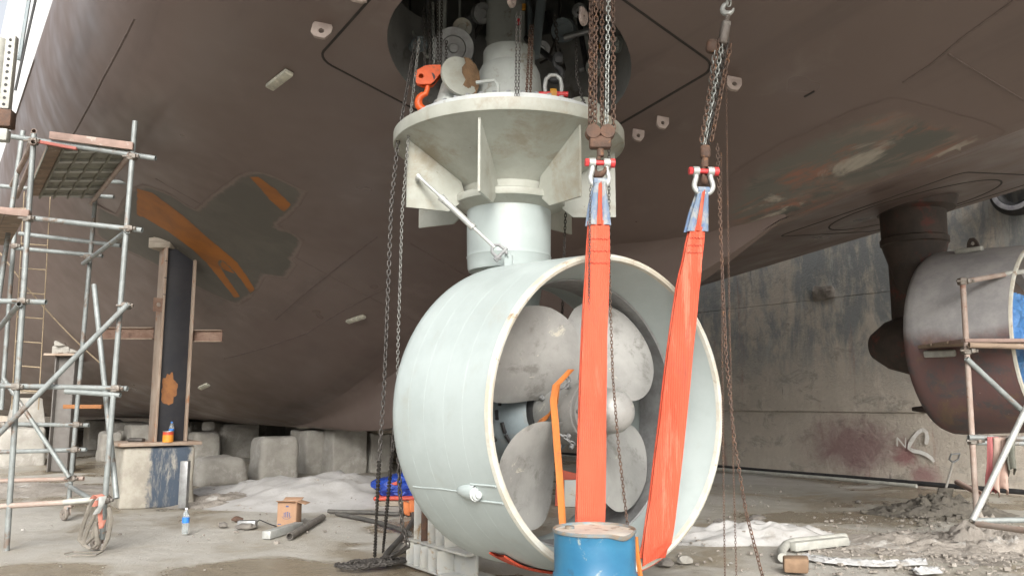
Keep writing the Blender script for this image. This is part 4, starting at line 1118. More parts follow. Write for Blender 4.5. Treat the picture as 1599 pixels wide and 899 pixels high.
# small shackled chain at the blade roots
chain('lashing_chain', px_path([(876, 608, 6.42), (884, 603, 6.40), (890, 595, 6.40), (884, 588, 6.42)], YS), M_STEEL, pitch=0.035, wire=0.010, width=0.034, label='short steel chain at the upper blade root beside the lashing strap')
chain('lashing_chain', px_path([(874, 678, 6.40), (882, 682, 6.38), (890, 690, 6.38), (898, 694, 6.38)], YS), M_STEEL, pitch=0.035, wire=0.010, width=0.034, label='short steel chain at the lower blade root beside the lashing strap')

# ------------------------------------------------------------------ inside the well
M_HOOKORANGE = worn('orange_hook_paint', (0.75, 0.12, 0.02, 1), (0.62, 0.09, 0.02, 1), scale=8, c3=(0.4, 0.09, 0.03, 1), s3=10, rough=0.45)
oh = thing('hook_block', 'bright orange hook block in the well beside the elbow pipe', 'hook', atY(665, 172, 7.45))
c = atY(672, 120, 7.45)
b = MB()
xx = Vector((0.93, 0.2, 0.3)).normalized(); zz = Vector((-0.3, 0, 0.95)).normalized()
b.holed(c + Vector((-0.03, -0.03, 0)), xx, zz, [(-0.13, -0.07), (0.02, -0.10), (0.15, 0.0), (0.16, 0.07), (0.02, 0.10), (-0.11, 0.06)], (-0.06, 0.0), 0.025, 0.02)
b.holed(c + Vector((-0.03, 0.05, 0)), xx, zz, [(-0.13, -0.07), (0.02, -0.10), (0.15, 0.0), (0.16, 0.07), (0.02, 0.10), (-0.11, 0.06)], (0.06, 0.02), 0.025, 0.02)
b.build('cheek_plates', M_HOOKORANGE, oh)['kind'] = 'stuff'
b = MB(); b.cyl(c - Vector((0.0, 0.03, 0.02)), c + Vector((0.0, 0.05, -0.02)), 0.05, n=16); b.build('sheave', M_BLACK, oh)
hk = hook(oh, atY(667, 160, 7.45), Vector((1, 0, 0)), 0.085, 0.030, M_HOOKORANGE)
bh = thing('crane_hook', 'black hook holding a shackle on the flange in the well', 'hook', atY(866, 150, 7.5))
hook(bh, atY(866, 116, 7.5), Vector((-1, 0, 0)), 0.07, 0.028, M_BLACK)
MB().rbox(atY(872, 92, 7.5), 0.10, 0.08, 0.12, b=0.03).build('swivel', M_BLACK, bh)
M_YELLOW = worn('yellow_paint', (0.55, 0.27, 0.02, 1), (0.45, 0.2, 0.02, 1), scale=9, rough=0.5)
shf = thing('shackle', 'upturned shackle with red pin ends on the flange under the black hook', 'shackle', atY(864, 152, 7.35))
c = atY(864, 148, 7.35)
MB().tube([c + Vector((-0.075, 0, 0)), c + Vector((-0.08, 0, 0.08)), c + Vector((-0.07, 0.0, 0.15)), c + Vector((-0.03, 0, 0.19)), c + Vector((0.03, 0, 0.19)), c + Vector((0.07, 0, 0.15)), c + Vector((0.08, 0, 0.08)), c + Vector((0.075, 0, 0))], 0.02, n=10).build('bow', M_GALV, shf)
MB().cyl(c - Vector((0.14, 0, 0)), c + Vector((0.14, 0, 0)), 0.028, n=12).build('pin', M_REDPAINT, shf)
MB().holed(c + Vector((0, 0.0, -0.02)), Vector((0, 1, 0)), Z3, [(-0.06, -0.07), (0.06, -0.07), (0.05, 0.05), (0, 0.08), (-0.05, 0.05)], (0, 0.02), 0.03, 0.06).build('pad_eye', M_YELLOW, shf)
# machinery left up inside the ship, parts of the ship
def wpart(name, b, mat): return b.build(name, mat, ship)
c = atY(708, 76, 7.9); dv = Vector((0.15, -0.9, -0.35)).normalized()
b = MB().lathe(c, dv, [(-0.25, 0.12), (-0.02, 0.12), (-0.02, 0.21), (0.02, 0.21), (0.022, 0.13), (0.0, 0.12), (-0.01, 0.05), (0.02, 0.045), (0.02, 0.001)], 36)
wpart('shaft_coupling', b, M_STEEL)
c = atY(722, 44, 8.0)
wpart('gauge', MB().lathe(c, Vector((0, -0.9, -0.4)), [(0, 0.10), (0.03, 0.10), (0.03, 0.085), (0.01, 0.085), (0.01, 0.045), (0.03, 0.04), (0.03, 0.001)], 28), M_RIM)
wpart('cable_trunk', MB().rbox(atY(690, 40, 8.15), 0.10, 0.1, 0.9, b=0.02), M_DOME)
wpart('tank', MB().rbox(atY(790, 38, 8.3), 0.42, 0.3, 0.6, b=0.06, seg=3), M_DOME)
for k, (p, q, r, m) in enumerate((((845, 5), (835, 90), 0.05, M_POD), ((880, 60), (985, 30), 0.035, M_STEEL), ((820, 60), (870, 100), 0.03, M_BLACK), ((640, 45), (668, 90), 0.02, M_DOME), ((905, 110), (970, 85), 0.03, M_STEEL), ((735, 30), (735, 100), 0.045, M_STEEL), ((760, 60), (800, 72), 0.03, M_STEEL), ((900, 30), (930, 90), 0.05, M_DOME), ((855, 20), (880, 110), 0.03, M_CHAIN_DARK))):
    wpart('service_pipe', MB().cyl(atY(*p, 8.1 + 0.04 * k), atY(*q, 8.0 + 0.03 * k), r, n=14), m)
for k, (x, y, dy, r, L_, dv, m) in enumerate(((752, 22, 8.2, 0.11, 0.3, (0.4, -0.8, -0.3), M_STEEL), (880, 48, 8.25, 0.13, 0.35, (-0.4, -0.8, -0.4), M_POD), (930, 105, 8.1, 0.10, 0.3, (-0.6, -0.7, -0.2), M_DOME), (845, 78, 8.2, 0.09, 0.25, (0.1, -0.9, -0.4), M_STEEL), (655, 70, 8.0, 0.08, 0.25, (0.5, -0.8, -0.2), M_POD), (960, 70, 7.9, 0.09, 0.3, (-0.7, -0.6, -0.3), M_DOME), (905, 18, 8.3, 0.08, 0.3, (-.2, -.9, -.3), M_STEEL))):
    c = atY(x, y, dy); d_ = Vector(dv).normalized()
    b = MB().lathe(c, d_, [(-L_, r * .6), (-0.05, r * .6), (-0.05, r), (-0.015, r), (-0.01, r * .62), (0.01, r * .6), (0.01, r), (0.04, r), (0.045, r * .5), (0.02, r * .45), (0.02, 0.001)], 28)
    fx, fy, _ = frame(d_)
    for q in range(8): b.cyl(c + d_ * 0.04 + fx * (r * .8 * math.cos(q * .785)) + fy * (r * .8 * math.sin(q * .785)), c + d_ * 0.055 + fx * (r * .8 * math.cos(q * .785)) + fy * (r * .8 * math.sin(q * .785)), 0.010, n=6)
    wpart('flanged_pipe', b, m)
for k in range(14):
    x0 = 640 + 26 * k; rr = 0.014 + 0.016 * ((k * 7) % 3)
    p_ = [atY(x0, -10, 8.35), atY(x0 + 6 * math.sin(k * 2.1), 20 + (k * 13) % 30, 8.3), atY(x0 + 24 * math.sin(k * 1.3), 60 + (k * 17) % 40, 8.25), atY(x0 + 40 * math.sin(k * 1.3), 80 + (k * 11) % 40, 8.2)]
    wpart('service_hose', MB().tube(p_, rr, n=8), (M_BLACK, M_STEEL, M_POD, M_DOME, M_CHAIN_DARK)[k % 5])
for (x, y, m) in ((810, 35, M_REDPAINT), (938, 72, M_YELLOW), (818, 12, M_YELLOW)):
    wpart('valve', MB().rbox(atY(x, y, 8.0), 0.04, 0.04, 0.07, b=0.01), m)
for k, (x0, y0, x1, y1) in enumerate(((670, 35, 672, 108), (676, 35, 678, 108), (683, 30, 684, 110), (662, 40, 664, 130), (690, 30, 688, 105), (697, 95, 696, 120))):
    chain('hoist_fall', [atY(x0, y0 - 30, 7.55), atY(x1, y1, 7.45)], (M_CHAIN_DARK, M_CHAIN_ZINC)[k == 1], oh, pitch=0.034, wire=0.009, width=0.032, tw0=k)
for k, (x0, y0, x1, y1) in enumerate(((807, 20, 805, 165), (813, 20, 809, 163), (828, 40, 822, 150), (832, 40, 828, 150))):
    chain('hand_chain', [atY(x0, y0, 7.3 if k > 1 else 6.55), atY(x1, y1, 7.0 if k > 1 else 6.5)], M_CHAIN_RUST if k > 1 else M_CHAIN_DARK, pitch=0.03, wire=0.009 if k > 1 else 0.006, width=0.03 if k > 1 else 0.022, label='%s chain in front of the gearbox housing, %s of its pair' % (('thin dark', 'thicker rusty')[k > 1], ('left', 'right')[k % 2]), group=G_CH)
chain('hand_chain', px_path([(900, 60, 7.4), (900, 120, 7.3), (908, 150, 7.2), (916, 172, 7.0)], 7.2), M_CHAIN_DARK, pitch=0.034, wire=0.010, width=0.034, label='dark chain lying over the flange beside the right blank flange', group=G_CH)
chain('hand_chain', px_path([(866, 20, 7.55), (872, 85, 7.5)], 7.2), M_CHAIN_DARK, pitch=0.04, wire=0.012, width=0.04, label='heavy dark chain carrying the black hook in the well', group=G_CH)

# ------------------------------------------------------------------ blue drum in front
M_DRUM = worn('drum_blue', (0.022, 0.125, 0.235, 1), (0.034, 0.165, 0.28, 1), c3=(0.03, 0.095, 0.165, 1), scale=2, s3=3, rough=0.42, bump=0.12, bs=9, c4=(0.26, 0.30, 0.28, 1), s4=6, thr4=(0.585, 0.66), bd=0.02)
M_DRUMLID = worn('drum_lid', (0.52, 0.47, 0.39, 1), (0.42, 0.40, 0.36, 1), c3=(0.20, 0.11, 0.06, 1), scale=7, s3=6, thr=(0.54, 0.62), rough=0.55, bump=0.3, c4=(0.35, 0.45, 0.50, 1), s4=4, thr4=(0.60, 0.66))
M_DRUMRIM = worn('drum_rim', (0.14, 0.20, 0.23, 1), (0.22, 0.17, 0.12, 1), scale=10, rough=0.5)
dc = Vector((atY(928, 822, 5.60).x, 5.60, 0))
drum = thing('oil_drum', 'dented blue steel drum with a rusty pale lid in the foreground', 'drum', dc)
def dent(q):
    d = Vector((q.x - dc.x - 0.20, q.y - dc.y + 0.24, (q.z - 0.86) * 1.6)).length
    return smoothstep(1 - d / 0.16)
def drum_mesh(prof, n=56, caps=False):
    m = MB().lathe(dc, Z3, [(h * 1.025, r * 0.955) for h, r in prof], n)
    for q in m.v:
        k = dent(q); q.z -= 0.045 * k; q.y += 0.05 * k
        w = mnoise.noise(q * 4.0) * 0.006; q.x += w; q.y += w
    return m
prof = [(0.0, 0.275), (0.004, 0.292), (0.02, 0.292), (0.025, 0.286)]
for zc in (0.30, 0.585):
    prof += [(zc - 0.028, 0.286), (zc - 0.016, 0.292), (zc - 0.006, 0.298), (zc + 0.006, 0.298), (zc + 0.016, 0.292), (zc + 0.028, 0.286)]
prof += [(0.72, 0.286), (0.80, 0.286), (0.855, 0.286), (0.862, 0.290)]
drum_mesh(prof).build('body', M_DRUM, drum, ang=60)
drum_mesh([(0.858, 0.289), (0.862, 0.296), (0.876, 0.297), (0.882, 0.291), (0.878, 0.284), (0.866, 0.281)]).build('top_rim', M_DRUMRIM, drum)
lid = drum_mesh([(0.866, 0.283), (0.863, 0.24), (0.866, 0.15), (0.866, 0.001)], 56).build('lid', M_DRUMLID, drum, ang=60)
MB().cyl(dc + Vector((-0.16, 0.08, 0.885)), dc + Vector((-0.16, 0.08, 0.905)), 0.032, n=16).build('bung', M_DRUMRIM, drum)
b = MB(); web(b, [atY(993, 838, 5.62), atY(995, 862, 5.60), atY(998, 885, 5.58), atY(1001, 905, 5.58)], [0.03] * 4, Vector((1, 0, 0)), th=0.006, n=5)
tag(b.build('rope_end', M_STRAP, loc=atY(999, 905, 5.8)), 'short frayed orange rope end hanging at the right side of the blue drum', 'rope')

# ------------------------------------------------------------------ cradles under the nozzle
M_CRADLE = worn('cradle_paint', (0.46, 0.45, 0.40, 1), (0.40, 0.41, 0.40, 1), c3=(0.28, 0.19, 0.10, 1), scale=4, s3=4, thr=(0.56, 0.66), rough=0.65, bump=0.2)
M_REDSTEEL = worn('red_oxide', (0.42, 0.07, 0.03, 1), (0.34, 0.055, 0.028, 1), scale=4, rough=0.6, c3=(0.20, 0.06, 0.04, 1), s3=6)
cq = atz(640, 879)
cradle = thing('cradle', 'pale rusty steel cradle with ribs under the left of the nozzle', 'cradle', cq)
cx_, cy_ = A3.copy(), S3.copy()
Lc = 1.15
def cp(a, d, z): return cq + cx_ * a + cy_ * d + Z3 * z
MB().rbox(cp(Lc / 2 - 0.04, 0.12, 0.012), Lc + 0.14, 0.42, 0.024, cx_, cy_, b=0.004).build('base_plate', M_CRADLE, cradle)
MB().rbox(cp(Lc / 2, 0.12, 0.13), Lc, 0.03, 0.22, cx_, cy_, b=0.004).build('web_plate', M_CRADLE, cradle)
MB().rbox(cp(Lc / 2 - 0.01, 0.12, 0.252), Lc + 0.06, 0.30, 0.024, cx_, cy_, b=0.004).build('top_plate', M_CRADLE, cradle)
for k, (a, h) in enumerate(((0.10, 0.50), (0.26, 0.44), (0.40, 0.33), (0.56, 0.24), (0.74, 0.15))):
    MB().rbox(cp(a, 0.12, 0.264 + h / 2), 0.02, 0.26, h, cx_, cy_, b=0.003).build('rib', M_CRADLE if k != 1 else M_RUST, cradle)
    MB().rbox(cp(a, 0.0, 0.13), 0.018, 0.2, 0.22, cx_, cy_, b=0.003).build('stiffener', M_CRADLE, cradle)
rows = [[cp(a, 0.24, 0.264), cp(a, 0.24, 0.264 + h)] for a, h in ((0.04, 0.56), (0.2, 0.48), (0.4, 0.34), (0.6, 0.22), (0.85, 0.1))]
MB().grid(rows).build('back_plate', M_CRADLE, cradle)
# red stand and pale stand seen through the nozzle
st2 = thing('trestle', 'small red and grey trestle behind the nozzle', 'trestle', atz(890, 800))
q = atz(890, 790)
MB().prism([q + Vector((-0.25, 0, 0.0)), q + Vector((0.35, 0, 0.0)), q + Vector((0.25, 0, 0.5)), q + Vector((-0.22, 0, 0.62))], Vector((0, 0.05, 0))).build('red_plate', M_REDSTEEL, st2, smooth=False)
MB().rbox(q + Vector((0.05, -0.1, 0.22)), 0.3, 0.06, 0.44, b=0.01).build('leg', M_CRADLE, st2)

# ------------------------------------------------------------------ blocks, columns and shores under the ship
M_CONC = worn('block_concrete', (0.36, 0.345, 0.31, 1), (0.29, 0.275, 0.245, 1), c3=(0.42, 0.40, 0.37, 1), scale=3, s3=2.5, thr=(0.5, 0.66), rough=0.9, bump=0.6, bs=14, c4=(0.18, 0.165, 0.145, 1), s4=4, thr4=(0.62, 0.72), bd=0.02)
M_WOOD = worn('grey_timber', (0.33, 0.29, 0.235, 1), (0.23, 0.195, 0.155, 1), scale=6, rough=0.85, bump=0.5, bs=22, stretch=(0.4, 3, 3))
M_COLDARK = worn('dark_column', (0.016, 0.017, 0.022, 1), (0.026, 0.025, 0.028, 1), scale=3, rough=0.55, c3=(0.05, 0.033, 0.025, 1), s3=3, thr=(0.60, 0.72))
M_COLRUST = worn('column_flange', (0.36, 0.29, 0.23, 1), (0.27, 0.20, 0.15, 1), c3=(0.30, 0.14, 0.07, 1), scale=4, s3=3, thr=(0.55, 0.66), rough=0.75, stretch=(1, 1, 0.4))
M_BEAMRUST = worn('cross_beam_rust', (0.17, 0.10, 0.07, 1), (0.24, 0.16, 0.12, 1), c3=(0.10, 0.06, 0.045, 1), scale=5, s3=6, rough=0.8, bump=0.3)
BX, BY = S3.copy(), -A3
def keel_block(px0, px1, py_base, py_top, label, depth=0.9, taper=0.08, b=0.10, lift=0.0, group='concrete blocks under the ship', ax=(BX, BY), mat=None):
    g0 = atz((px0 + px1) / 2, py_base); Y = g0.y
    w = (atY(px1, py_base, Y) - atY(px0, py_base, Y)).length; h = atY(px0, py_top, Y).z
    c = g0 + BY * depth / 2
    o = MB().rbox(Vector((c.x, c.y, h / 2 - 0.03)), w, depth, h + 0.06, ax[0], ax[1], b=b, seg=3, jitter=0.05, taper=taper).build('concrete_block', mat or M_CONC, loc=Vector((c.x, c.y, 0)), ang=60)
    tag(o, label, 'block', group); return o, c, h
keel_block(308, 391, 757, 714, 'low rounded concrete block right of the tall column', taper=0.15, b=0.16)
keel_block(405, 470, 750, 683, 'rounded upright concrete block standing alone right of the low one', taper=0.06, b=0.14)
keel_block(302, 345, 720, 676, 'concrete block with a smaller stone on top, behind the tall column', taper=0.05)
keel_block(476, 524, 737, 672, 'dark concrete block behind the sand heap, left of the skeg', taper=0.02, b=0.05, depth=1.2)
keel_block(516, 576, 738, 668, 'weathered tall concrete block under the skeg end', taper=0.04, b=0.05, depth=1.2)
keel_block(577, 612, 735, 676, 'pale narrow concrete block behind the left chains', taper=0.03, b=0.05)
keel_block(158, 188, 720, 675, 'concrete block glimpsed behind the left scaffold feet', taper=0.04)
keel_block(190, 232, 715, 672, 'dim concrete block behind the tall column base', taper=0.04)
keel_block(262, 300, 712, 665, 'dim concrete block just right of the tall column base', taper=0.04)
keel_block(0, 66, 727, 668, 'wide concrete block with a square notch behind the left scaffold', taper=0.06, b=0.1)
for i_, u_ in enumerate((-20.5, -24.0, -28.0)):  # extra rows, added to block light and hide the lit wall beyond
    for j_, t_ in enumerate((1.2, 3.75, 6.3)):
        h_ = min(1.05, hull_z(u_, t_) - 0.08)
        tag(MB().rbox(W(u_ + 0.3 * ((i_ + j_) % 2), t_, h_ / 2 - 0.02), 1.25, 1.15, h_ + 0.04, A3, S3, Z3, b=0.06, jitter=0.03).build('concrete_block', M_CONC, loc=W(u_, t_, 0)),
            'keel block added far in under the ship to block light, %s row, %s' % (('nearest', 'middle', 'farthest')[i_], ('left of its row', 'middle of its row', 'right of its row')[j_]), 'block', 'keel blocks added in rows to darken the space under the ship')
# smaller stone and timber packers on blocks
g0 = atz(324, 718)
tag(MB().rbox(atY(326, 666, g0.y + 0.4), 0.36, 0.4, 0.30, BX, BY, b=0.1, seg=3, jitter=0.04).build('packing_stone', M_CONC, loc=atY(326, 676, g0.y + 0.4)), 'small rounded stone packed on top of a concrete block', 'stone')
g0 = atz(35, 725)
tag(MB().rbox(atY(42, 643, g0.y + 0.45), 0.95, 0.6, 0.80, BX, BY, b=0.06, jitter=0.02, taper=0.25).build('packing_block', M_CONC, loc=atY(42, 668, g0.y + 0.45)), 'tapered pale block stacked on the wide concrete block at far left', 'block')
tag(MB().rbox(atY(40, 612, g0.y + 0.45), 0.75, 0.5, 0.12, BX, BY, b=0.02).build('timber_packer', M_WOOD, loc=atY(40, 618, g0.y + 0.45)), 'thin timber packer on the tapered pale block', 'timber')
for (x, y, w) in ((497, 664, 0.9), (545, 664, 0.9), (592, 672, 0.45)):
    g0 = atz(x, 737)
    tag(MB().rbox(atY(x, y, g0.y + 0.5), w, 0.8, 0.14, BX, BY, b=0.02, jitter=0.01).build('timber_packer', M_WOOD, loc=atY(x, y + 5, g0.y + 0.5)), 'timber packer on top of the %s block' % {497: 'dark', 545: 'weathered tall', 592: 'pale narrow'}[x], 'timber', 'timber packers on the blocks')

# the tall column on its painted block
def column_block():
    t = NT('painted_block')
    c = t.mix(t.ramp(t.noise(3, 8, 0.7), 0.4, 0.6), (0.40, 0.375, 0.32, 1), (0.31, 0.285, 0.24, 1))
    sp = t.n('ShaderNodeSeparateXYZ'); t.l(t.co, sp.inputs[0])
    xx = t.math('ADD', t.math('ADD', t.math('MULTIPLY', sp.outputs[0], S.x), t.math('MULTIPLY', sp.outputs[1], S.y)), t.math('MULTIPLY', t.math('SUBTRACT', t.noise(5, 9, 0.75), 0.5), 0.35))
    m = t.math('MULTIPLY', t.ramp(xx, -0.20, -0.12), t.math('SUBTRACT', 1.0, t.ramp(xx, 0.42, 0.52)))
    m = t.math('MULTIPLY', m, t.math('SUBTRACT', 1.0, t.math('MULTIPLY', t.ramp(t.noise(2.5, 9, 0.75, (1, 1, 0.25), 0.2, 7), 0.46, 0.60), 0.85)))
    c = t.mix(m, c, (0.055, 0.075, 0.105, 1))
    c = t.mix(t.ramp(t.noise(6, 9, 0.75, None, 0, 17), 0.68, 0.72), c, (0.5, 0.46, 0.40, 1))
    t.bump(t.noise(16, 8, 0.7), 0.5, 0.02)
    return t.fin(c, 0.8)
M_PBLOCK = column_block()
g0 = atz(246, 790); YB = g0.y
bw = (atY(303, 790, YB) - atY(189, 790, YB)).length; bh = atY(246, 698, YB).z
bc = Vector((g0.x, g0.y, 0)) + BY * 0.45
blk1 = MB().rbox(Vector((bc.x, bc.y, bh / 2 - 0.02)), bw * 0.98, 0.9, bh + 0.04, BX, BY, b=0.05, seg=2, jitter=0.03, taper=0.04).build('concrete_block', M_PBLOCK, loc=bc, ang=60)
tag(blk1, 'concrete block with worn dark blue paint carrying the tall column', 'block', 'concrete blocks under the ship')
ct = bh + 0.02
colm = thing('support_column', 'tall dark steel column propping the hull on the blue-painted block', 'column', Vector((bc.x, bc.y, ct)))
MB().rbox(Vector((bc.x, bc.y, ct + 0.03)), bw + 0.10, 1.0, 0.06, BX, BY, b=0.012).build('base_plate', M_COLRUST, colm)
ctop = atY(265, 392, YB + 0.45).z
CX = Vector((0.80, 0.60, 0)); CY = Vector((-0.60, 0.80, 0))
cc = atY(262, 680, YB + 0.42); cc.z = 0
def cl(a, d, z): return cc + CX * a + CY * d + Z3 * z
zm, hh = (ct + 0.06 + ctop) / 2, ctop - ct - 0.06
for sg in (-1, 1):
    MB().rbox(cl(sg * 0.25, 0, zm), 0.04, 0.46, hh, CX, CY, b=0.006).build('column_flange', M_COLRUST, colm)
MB().rbox(cl(0, -0.12, zm), 0.462, 0.03, hh - 0.005, CX, CY, b=0.003).build('column_web', M_COLDARK, colm)
M_RUSTPATCH = worn('bare_rust', (0.30, 0.13, 0.045, 1), (0.22, 0.095, 0.04, 1), scale=8, rough=0.85)
pt = []
for k in range(40):
    a = 2 * math.pi * k / 40; r = 1 + 0.45 * mnoise.noise(Vector((math.cos(a) * 2.2, math.sin(a) * 2.2, 3)))
    pt.append(cl(-0.06 + 0.13 * r * math.cos(a), -0.1395, 1.95 + 0.27 * r * math.sin(a)))
MB().prism(pt, CY * 0.003).build('rust_patch', M_RUSTPATCH, colm, smooth=False)
MB().holed(cl(-0.33, -0.2, 3.42), CX, Z3, [(-0.09, -0.12), (0.09, -0.12), (0.09, 0.12), (-0.09, 0.12)], (0, 0), 0.04, 0.04).build('side_lug', M_BEAMRUST, colm)
for k in range(3):
    MB().rbox(cl(-0.25, -0.232, ctop - 0.25 - 0.3 * k), 0.05, 0.006, 0.012, CX, CY, b=0.001).build('mark', M_COLDARK, colm)
for i, (x0, x1, y) in enumerate(((160, 240, 521), (284, 347, 525))):
    p0, p1 = atY(x0, y, YB + 0.55), atY(x1, y, YB + 0.55); p1.z = p0.z = (p0.z + p1.z) / 2
    mid = (p0 + p1) / 2; L_ = (p1 - p0).length
    arm = MB().rbox(mid, L_, 0.012, 0.19, b=0.001).build('cross_beam', M_BEAMRUST, colm)
    for sg in (-1, 1): MB().rbox(mid + Z3 * (0.1 * sg), L_, 0.14, 0.014, b=0.002).build('beam_flange', M_COLRUST, arm)
cxm = cc.x
pk = [(-0.20, 0.09, 0.42, 0.2), (-0.16, 0.24, 0.40, 0.1), (-0.17, 0.36, 0.2, 0.12), (0.16, 0.09, 0.3, 0.18)]
for k, (dx, dz, w, h) in enumerate(pk):
    tag(MB().rbox(Vector((cxm + dx, cc.y - 0.05 + 0.03 * k, ctop + dz)), w, 0.5, h, Vector((0.98, 0.1 * (k - 1), 0.05 * (k % 2))).normalized(), Vector((-0.1 * (k - 1), 0.98, 0)).normalized(), b=0.02, jitter=0.012).build('timber_wedge', M_WOOD, loc=Vector((cxm + dx, bc.y, ctop + dz - h / 2))),
        ('thick timber block, left of those on the tall column', 'thin timber board laid on the left block atop the tall column', 'topmost small timber piece between the tall column and the hull', 'timber block at the right on top of the tall column')[k], 'timber', 'timber packing on the tall column')
q = atz(288, 792) + Vector((0, -0.06, 0))
tag(MB().rbox(q + Z3 * 0.38, 0.13, 0.12, 0.76, b=0.008).build('timber_post', M_STEEL, loc=q), 'short grey steel post leaning at the right front corner of the blue-painted block', 'post')
# things on the block's plate
q = Vector((atY(264, 690, YB + 0.12).x, YB + 0.12, ct + 0.06))
M_CANY = worn('can_yellow', (0.72, 0.30, 0.03, 1), (0.65, 0.24, 0.03, 1), scale=20, rough=0.4, bump=0)
M_CANR = worn('can_red', (0.55, 0.07, 0.04, 1), (0.48, 0.06, 0.04, 1), scale=20, rough=0.4, bump=0)
M_TIN = worn('tin', (0.5, 0.5, 0.5, 1), (0.4, 0.4, 0.4, 1), scale=20, rough=0.3, metal=0.8, bump=0)
can = thing('paint_can', 'small yellow and red paint can on the plate below the tall column', 'can', q + Vector((0, -0.05, 0)))
qc = q + Vector((0, -0.05, 0))
MB().lathe(qc, Z3, [(0, 0.001), (0, 0.088), (0.12, 0.088)], 28).build('lower_band', M_CANY, can)
MB().lathe(qc, Z3, [(0.12, 0.0885), (0.17, 0.0885)], 28).build('upper_band', M_CANR, can)
MB().lathe(qc, Z3, [(0.17, 0.088), (0.175, 0.093), (0.185, 0.093), (0.185, 0.08), (0.16, 0.078), (0.16, 0.001)], 28).build('rim', M_TIN, can)
def bottle_mat(name, col):
    t = NT(name); m = t.fin(col, 0.08); t.b.inputs['Transmission Weight'].default_value = 0.85; t.b.inputs['IOR'].default_value = 1.2; return m
M_PET = bottle_mat('clear_plastic', (0.82, 0.88, 0.90, 1))
M_LABELBLUE = worn('label_blue', (0.03, 0.16, 0.50, 1), (0.04, 0.20, 0.58, 1), scale=20, rough=0.4, bump=0)
M_CAPWHITE = worn('white_cap', (0.75, 0.76, 0.78, 1), (0.7, 0.7, 0.72, 1), scale=20, rough=0.4, bump=0)
def bottle(base, h, r, label, capmat):
    bt = thing('water_bottle', label, 'bottle', base)
    MB().lathe(base, Z3, [(0, 0.001), (0, r * 0.85), (h * .03, r), (h * .28, r), (h * .30, r * .95), (h * .32, r), (h * .40, r), (h * .66, r), (h * .72, r * .97), (h * .84, r * .55), (h * .89, r * .33), (h * .94, r * .33)], 24).build('body', M_PET, bt)
    MB().lathe(base, Z3, [(h * .42, r * 1.012), (h * .64, r * 1.012)], 24).build('label_band', M_LABELBLUE, bt)
    MB().cyl(base + Z3 * (h * .93), base + Z3 * h, r * .40, n=16).build('cap', capmat, bt)
bottle(q + Vector((-0.02, 0.12, 0)), 0.34, 0.045, 'small water bottle standing behind the paint can on the block plate', M_LABELBLUE)
bottle(atz(289, 833, 0.0), 0.335, 0.047, 'clear water bottle with blue label standing alone on the dock floor', M_CAPWHITE)
q = Vector((atY(213, 690, YB + 0.15).x, YB + 0.15, ct + 0.06))
b = MB().rbox(q + Z3 * 0.035, 0.26, 0.12, 0.07, b=0.03, seg=3, jitter=0.02)
tag(b.build('work_glove', M_CHAIN_DARK, loc=q), 'dark crumpled work glove on the left of the block plate', 'glove')

# second column further off
g0 = atz(88, 737); Y2 = g0.y
c2z = atY(90, 556, Y2).z
M_COLGREY = worn('grey_column', (0.15, 0.14, 0.13, 1), (0.115, 0.105, 0.095, 1), scale=3, rough=0.7)
col2 = thing('support_column', 'grey steel column behind the left scaffold with stones on its head', 'column', g0)
for sg in (-1, 1): MB().rbox(Vector((g0.x + sg * 0.24, Y2 + 0.2, c2z / 2)), 0.03, 0.4, c2z, b=0.004).build('column_flange', M_COLGREY, col2)
MB().rbox(Vector((g0.x, Y2 + 0.15, c2z / 2)), 0.45, 0.03, c2z - 0.01, b=0.003).build('column_web', M_COLGREY, col2)
MB().rbox(Vector((g0.x, Y2 + 0.2, c2z + 0.03)), 0.95, 0.7, 0.06, b=0.01).build('head_plate', M_COLRUST, col2)
for k, (dx, dz, w, h) in enumerate(((-0.12, 0.17, 0.55, 0.2), (0.2, 0.14, 0.5, 0.14), (0.02, 0.32, 0.5, 0.14), (0.0, 0.43, 0.22, 0.12))):
    tag(MB().rbox(Vector((g0.x + dx, Y2 + 0.2 - 0.05 * k, c2z + dz)), w, 0.5, h, Vector((0.97, 0.2 * (k - 1.5), 0.06)).normalized(), b=0.03, jitter=0.02).build('packing_stone', M_CONC, loc=Vector((g0.x + dx, Y2 + 0.2, c2z + dz - h / 2))),
        ('left lower stone on the grey column head', 'right lower stone on the grey column head', 'wide upper stone on the grey column head', 'small topmost stone on the grey column head')[k], 'stone', 'stones on the grey column')
q0, q1 = atY(100, 637, Y2 - 0.3), atY(160, 633, Y2 - 0.3)
tag(MB().rbox((q0 + q1) / 2, (q1 - q0).length, 0.12, 0.1, b=0.01).build('timber_strut', M_RUSTPATCH, loc=q1), 'brown timber strut sticking out from the grey column', 'timber')

# ------------------------------------------------------------------ scaffolds
M_TUBE = worn('scaffold_tube', (0.27, 0.295, 0.29, 1), (0.20, 0.215, 0.21, 1), c3=(0.17, 0.12, 0.09, 1), scale=5, s3=3, thr=(0.54, 0.66), rough=0.5, metal=0.15, bump=0.1)
M_TUBER = worn('scaffold_tube_rusty', (0.30, 0.22, 0.18, 1), (0.36, 0.30, 0.26, 1), c3=(0.22, 0.11, 0.08, 1), scale=4, s3=4, rough=0.65, bump=0.2)
M_CLAMP = worn('clamp', (0.25, 0.235, 0.21, 1), (0.16, 0.125, 0.10, 1), scale=10, rough=0.6, metal=0.3, bump=0.2)
M_PLANK = worn('scaffold_plank', (0.30, 0.22, 0.16, 1), (0.20, 0.15, 0.11, 1), c3=(0.40, 0.33, 0.26, 1), scale=3, s3=5, rough=0.85, bump=0.4, stretch=(0.5, 2, 2))
M_PLANKP = worn('pinkish_board', (0.31, 0.215, 0.18, 1), (0.24, 0.17, 0.14, 1), c3=(0.38, 0.33, 0.285, 1), scale=4, s3=5, rough=0.85)
